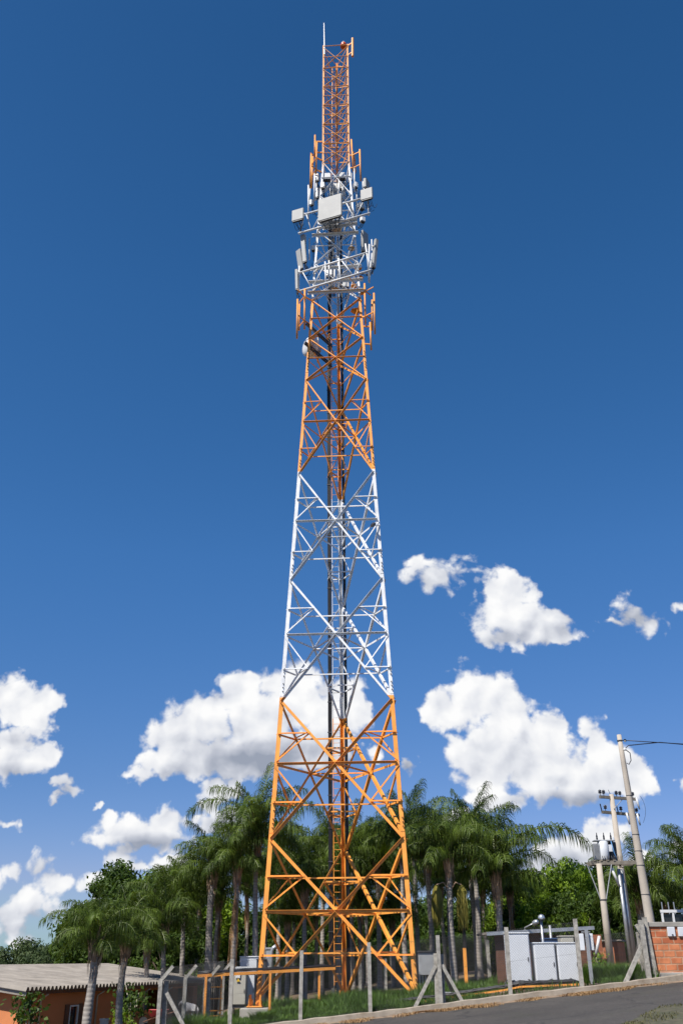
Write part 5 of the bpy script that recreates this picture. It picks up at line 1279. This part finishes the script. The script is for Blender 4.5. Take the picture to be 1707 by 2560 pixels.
# meter post
c = P(1480, 2468, 36.2); mp_ = thing('meter_post', 'dark steel post carrying two white meter boxes right of the cabinets', 'meter post', (c.x, 36.2, gz(c.x)))
t = P(1474, 2325, 36.2); mb = MB(); mb.beam((c.x, 36.2, gz(c.x) - .05), (c.x, 36.2, t.z), .11, .09, (0, 1, 0)); mb.build('post', M['grey'], mp_)
for s_, w_ in ((-.16, .16), (.15, .2)):
    q = P(1474, 2355, 36.3); mb = MB(); mb.box((c.x + s_, 36.36, q.z), (w_, .2, .55), rotz(-.15), .015); mb.build('meter_box', M['pale'], mp_)
mb = MB(); mb.beam((c.x - .16, 36.3, t.z - .06), (c.x + .16, 36.3, t.z - .06), .03, .03); mb.build('cross_bar', M['grey'], mp_)
# brick hut
c = P(1551, 2432, 44.5); zb = gz(c.x) - .2; zt = P(1547, 2355, 44.5).z; hu = thing('brick_hut', 'small orange brick hut with a dark corrugated roof behind the transformer pole', 'hut', (c.x, c.y, zb))
d1 = V((-.55, .75, 0)).normalized(); d2 = V((.5, .95, 0)).normalized(); Lh1, Lh2 = .85, 1.4
pA = V((c.x, c.y, 0)); pB = pA + d1 * Lh1; pC = pA + d2 * Lh2; pD = pC + d1 * Lh1
mb = MB(); mb.add([(*q.xy, z) for z in (zb, zt) for q in (pA, pC, pD, pB)], [(0, 1, 5, 4), (1, 2, 6, 5), (2, 3, 7, 6), (3, 0, 4, 7), (4, 5, 6, 7)]); mb.build('wall', M['hut'], hu)
mb = MB(); vs = []; n = 24
ce = (pA + pB + pC + pD) / 4
for i in range(n + 1):
    for t in (-.15, 1.25):
        q = pA + d1 * (Lh1 * (-.2 + 1.4 * i / n)) + d2 * Lh2 * t; vs.append((q.x, q.y, zt + .06 + .035 * (i % 2) + .0 * t))
k = len(vs); vs += [(x, y, z - .03) for x, y, z in vs]
fs = [(2 * i, 2 * i + 2, 2 * i + 3, 2 * i + 1) for i in range(n)]; fs += [tuple(k + j for j in f[::-1]) for f in fs] + [(2 * i, k + 2 * i, k + 2 * i + 2, 2 * i + 2) for i in range(n)]
mb.add(vs, fs); mb.build('roof', M['fibro'], hu)
c = P(1497, 2385, 40.8); q = P(1506, 2345, 40.8); mb = MB(); mb.path([P(1489, 2385, 42), P(1497, 2340, 42)], .06, 8); setp(mb.build('white_pipe', M['white'], smooth=True), 'white leaning pipe behind the meter post', 'pipe')
c = P(1488, 2362, 44); mb = MB(); mb.box(c + V((0, .3, -.35)), (.5, .5, 1.5), rotz(.3)); setp(mb.build('brick_pillar', M['hut']), 'reddish brick pillar half hidden behind the meter boxes', 'pillar')
# ---------------------------------------------------------------- brick wall, railing
a = P(1633, 2448, 35.2); zb = gz(a.x); zt = P(1640, 2317, 35.2).z
bw = thing('brick_wall', 'hollow-brick wall with a concrete cap and two meter boxes at the right edge', 'wall', (a.x + 2, 35.3, zb))
mb = MB(); mb.box((a.x + 3.0, 35.3, (zb + zt) / 2), (6.0, .2, zt - zb)); mb.build('masonry', M['brick'], bw)
mb = MB(); mb.box((a.x + 2.96, 35.3, zt + .075), (6.15, .3, .15), None, .012); mb.build('cap', M['conc'], bw)
mb = MB(); mb.box((a.x + 3.0, 35.17, zb + .03), (6.02, .1, .22), None, .02); mb.build('footing', M['conc'], bw)
for px, w_ in ((1678, .26), (1706, .3)):
    c = P(px, 2329, 35.1); mb = MB(); mb.box((c.x, 35.17, c.z), (w_, .08, .30), None, .01); o = mb.build('meter_box', M['pale'], bw)
    mb = MB(); mb.box((c.x + .02, 35.12, c.z - .1), (.05, .02, .04)); mb.build('latch', M['dark'], o)
a = P(1657, 2308, 38.5); rl = thing('white_railing', 'white steel railing frame above the brick wall at the right edge', 'railing', (a.x, 38.5, gz(a.x)))
zt = P(1657, 2278, 38.5).z
MB().beam((a.x - .05, 38.5, zt), (a.x + 3, 38.5, zt), .09, .1).build('top_rail', M['white'], rl)
for i in range(6): x = a.x + i * .42; MB().beam((x, 38.5, gz(a.x)), (x, 38.5, zt - .05), .07, .07, (0, 1, 0)).build('upright', M['white'], rl)
MB().beam((a.x, 38.5, a.z - .15), (a.x + 3, 38.5, a.z - .15), .06, .06).build('lower_rail', M['white'], rl)
mb = MB(); mb.box((a.x + 1.5, 38.56, (zt + a.z) / 2 - .1), (3, .01, zt - a.z)); mb.build('pane', M['glass'], rl)
for i, px in enumerate((1652, 1668, 1682)): c = P(px, 2255, 39.5); MB().beam((c.x, 39.5, gz(c.x)), (c.x, 39.5, c.z), .035, .035, (0, 1, 0)).build('wire_stake', M['galv'], rl)
# ---------------------------------------------------------------- utility poles
M['pole'] = pm('pole_concrete', (.40, .35, .29), .9, var=.12, scale=2, bump=.3, bscale=30, dirt=(.26, .22, .18), dirt_amt=.5, dscale=.8)
M['xarm'] = pm('cross_arm_concrete', (.17, .15, .12), .9, var=.3, scale=5)
M['porc'] = pm('insulator', (.02, .02, .025), .25)
t = P(1546, 1837, 35.9); g = gz(t.x) + .15
tp = thing('utility_pole', 'tallest tapered concrete pole, in front at the right, with one cable leaving right', 'utility pole', (t.x, 35.9, g))
mb = MB(); mb.path([(t.x + .25 * (1 - i / 8), 35.9, g - .3 + (t.z - g + .3) * i / 8) for i in range(9)], [.19 - .105 * i / 8 for i in range(9)], 16); mb.build('shaft', M['pole'], tp, True)
for f in (.3, .42, .48, .55, .72): 
    z = g + (t.z - g) * f; mb = MB(); r_ = .19 - .105 * f + .006; mb.lathe((t.x + .25 * (1 - f), 35.9, z), [(r_, 0), (r_, .025)], 16); mb.build('steel_band', M['dark'], tp)
mb = MB(); mb.lathe((t.x, 35.9, t.z - .25), [(.105, 0), (.105, .04)], 14); mb.build('steel_band', M['dark'], tp)
mb = MB(); mb.lathe((t.x + .2, 35.88, t.z - .25), [(.02, -.03), (.05, -.02), (.03, .02), (.05, .06), (.02, .08)], 10); mb.beam((t.x + .08, 35.88, t.z - .22), (t.x + .2, 35.88, t.z - .22), .03, .03); mb.build('insulator', M['porc'], tp)
mb = MB(); mb.path([(t.x + .1, 35.8, t.z - .62), (t.x + .16, 35.8, t.z - .6), (t.x + .3, 35.8, t.z - .72), (t.x + .3, 35.8, t.z - 1.0), (t.x + .2, 35.8, t.z - 1.15), (t.x + .12, 35.8, t.z - 1.1)], .018, 6); mb.build('cable_loop', M['cable'], tp, True)
mb = MB(); mb.lathe((t.x + .12, 35.8, t.z - .63), [(.03, 0), (.06, .02), (.05, .08), (.02, .1)], 10); mb.build('cable_entry', M['white'], tp, True)
e0 = V((t.x + .2, 35.88, t.z - .22)); e1 = level((1546, 1850), (1707, 1853), 35.9)[1]; e1 = e0 + (e1 - e0).normalized() * 34; e1.z = e0.z; cb = MB()
cb.path(bend(e0, e1, .35, 25), .016, 6); B_ = bend(e0, e1, .37, 25); cb.path([V((t.x + .08, 35.86, t.z - .6)), e0 + V((.1, -.02, -.2))] + [q + V((0, .02, .02 * math.sin(i * 2.1))) for i, q in enumerate(B_[1:], 1)], .018, 6)
setp(cb.build('overhead_cable', M['cable'], smooth=True), 'black overhead cable from the tallest pole to the right edge', 'cable')
# transformer poles
lp = P(1497, 2168, 44); rp = P(1527, 1986, 46); zpl = P(1510, 2158, 44.5).z
pl = thing('transformer_pole', 'short pale concrete pole under the left end of the transformer platform', 'utility pole', (lp.x, 44, gz(lp.x)))
mb = MB(); mb.path([(lp.x, 44, gz(lp.x) - .2), (lp.x, 44, zpl - .06)], [.17, .12], 14); mb.build('shaft', M['pole'], pl, True)
mb = MB(); mb.lathe((lp.x, 44, zpl - 1.6), [(.145, 0), (.145, .06)], 14); mb.build('steel_band', M['dark'], pl)
for s_ in (-1, 1): MB().tube((lp.x + .12 * s_, 43.95, zpl - 1.55), (lp.x + .55 * s_, 43.95, zpl - .1), .025, n=6).build('strut', M['grey'], pl)
pr_ = thing('transformer_pole', 'tall concrete pole with two cross-arms of black insulators, behind the tallest pole', 'utility pole', (rp.x, 46, gz(rp.x)))
mb = MB(); mb.path([(rp.x, 46, gz(rp.x) - .2), (rp.x, 46, rp.z)], [.2, .11], 14); mb.build('shaft', M['pole'], pr_, True)
for (pa, pb2, nm) in (((1498, 1992), (1588, 1998), 0), ((1504, 2030), (1596, 2038), 1)):
    p, q = level(pa, pb2, 45.75); mb = MB(); mb.beam(p, q, .11, .13); arm = mb.build('cross_arm', M['xarm'], pr_)
    for f in ((.02, .12, .47, .57, .93) if nm == 0 else (.1, .52, .95)):
        o = p.lerp(q, f) + V((0, 0, .05)); mb = MB(); mb.lathe(o, [(.015, 0), (.015, .1), (.07, .12), (.085, .16), (.05, .19), (.09, .22), (.05, .27), (.02, .29)], 12); mb.build('insulator', M['porc'], arm, True)
    for f in ((1.0,) if nm == 0 else (.3, .64, .93)):
        o = p.lerp(q, f) + V((0, -.12, 0)); mb = MB(); mb.path([o + V((0, 0, .05)), o + V((.03, 0, -.15)), o + V((.08, 0, -.5))], [.04, .05, .035], 10); mb.build('fuse_cutout', M['white'], arm, True)
    if nm == 1:
        for f in (0, .44): o = p.lerp(q, f); MB().tube(o, o + V((-.05, 0, .38)), .028, n=8).build('surge_arrester', M['porc'], arm)
    if nm == 0:
        MB().tube(p.lerp(q, .62) + V((0, 0, -.05)), V((rp.x, 45.85, p.z - .55)), .02, n=6).build('arm_brace', M['grey'], pr_)
        MB().path(bend(q + V((.25, 0, .15)), q + V((.2, 0, -1.1)), 0, out=(.18, 0, 0)), .008, 5).build('jumper_wire', M['cable'], pr_)
        MB().tube(V((rp.x - .05, 46, rp.z)), V((rp.x - .12, 46, rp.z + .22)), .012, n=5).build('earth_rod', M['dark'], pr_)
# platform
p, q = level((1472, 2158), (1588, 2156), 44.3); pf = thing('transformer_platform', 'dark concrete platform beam spanning the two transformer poles', 'platform', (p + q) / 2)
for dy in (0, .55): MB().beam(p + V((0, dy, 0)), q + V((0, dy, 0)), .14, .16).build('beam', M['xarm'], pf)
for i in range(4): o = p.lerp(q, .12 + i * .14); MB().beam(o + V((0, -.1, .1)), o + V((0, .7, .1)), .1, .06).build('cross_plank', M['xarm'], pf)
for i in range(9): o = p.lerp(q, .3 + i * .05); MB().path(bend(o + V((0, 0, .3)), o + V((rnd.uniform(-.3, .5), .1, -.2)), .15), .016, 5).build('cable', M['cable'], pf, True)
tc_ = P(1508, 2128, 44.55); zb = zpl + .13; zt = P(1508, 2103, 44.5).z
tf = thing('transformer', 'grey ribbed transformer tank with black bushings on the pole platform', 'transformer', (tc_.x, 44.6, zb))
mb = MB(); mb.lathe((tc_.x - .02, 44.5, zb), [(.22, 0), (.24, .03), (.24, zt - zb - .04), (.2, zt - zb)], 20); mb.build('tank', M['pale'], tf, True)
mb = MB()
for i in range(7): mb.box((tc_.x - .44 + .05 * i - .02, 44.55, (zb + zt) / 2 - .05), (.025, .4, (zt - zb) * .85))
mb.build('cooling_ribs', M['grey'], tf)
mb = MB(); mb.box((tc_.x + .42, 44.75, (zb + zt) / 2), (.34, .4, (zt - zb) * .95), rotz(.2), .03); mb.build('radiator_block', M['dark'], tf)
mb = MB(); mb.box((tc_.x + .28, 44.42, (zb + zt) / 2 + .1), (.18, .04, .3), rotz(.0), .005); mb.build('plate', M['pale'], tf)
mb = MB(); mb.box((tc_.x + .05, 44.55, zt + .02), (.95, .45, .05), None, .01); mb.build('lid', M['grey'], tf)
for i in range(3): o = V((tc_.x - .25 + .32 * i, 44.5, zt + .03)); mb = MB(); mb.lathe(o, [(.05, 0), (.03, .06), (.05, .1), (.03, .14), (.045, .18), (.025, .24), (.02, .34)], 10); mb.build('bushing', M['porc'], tf, True)
mb = MB(); mb.path([(tc_.x + .33, 44.35, zt - .0), (tc_.x + .4, 44.3, zt - .5), (tc_.x + .5, 44.3, zb - .05)], .02, 6); M['bluec'] = pm('blue_cable', (.08, .22, .45), .5); mb.build('blue_lead', M['bluec'], tf, True)
c = P(1545, 2172, 44.4); cn = thing('cable_conduit', 'shiny steel conduit pipes running down beside the rear utility pole', 'pipe', (c.x, 44.4, gz(c.x)))
for dx in (0, .18): MB().tube((c.x + dx, 44.4 + dx, gz(c.x)), (c.x + dx, 44.4 + dx, c.z), .075, n=12).build('pipe', M['galv'], cn, True)
p, q = P(1524, 2162, 44.3), P(1547, 2215, 44.35); MB().tube(p, q, .06, n=10).build('inclined_pipe', M['white'], cn, True)
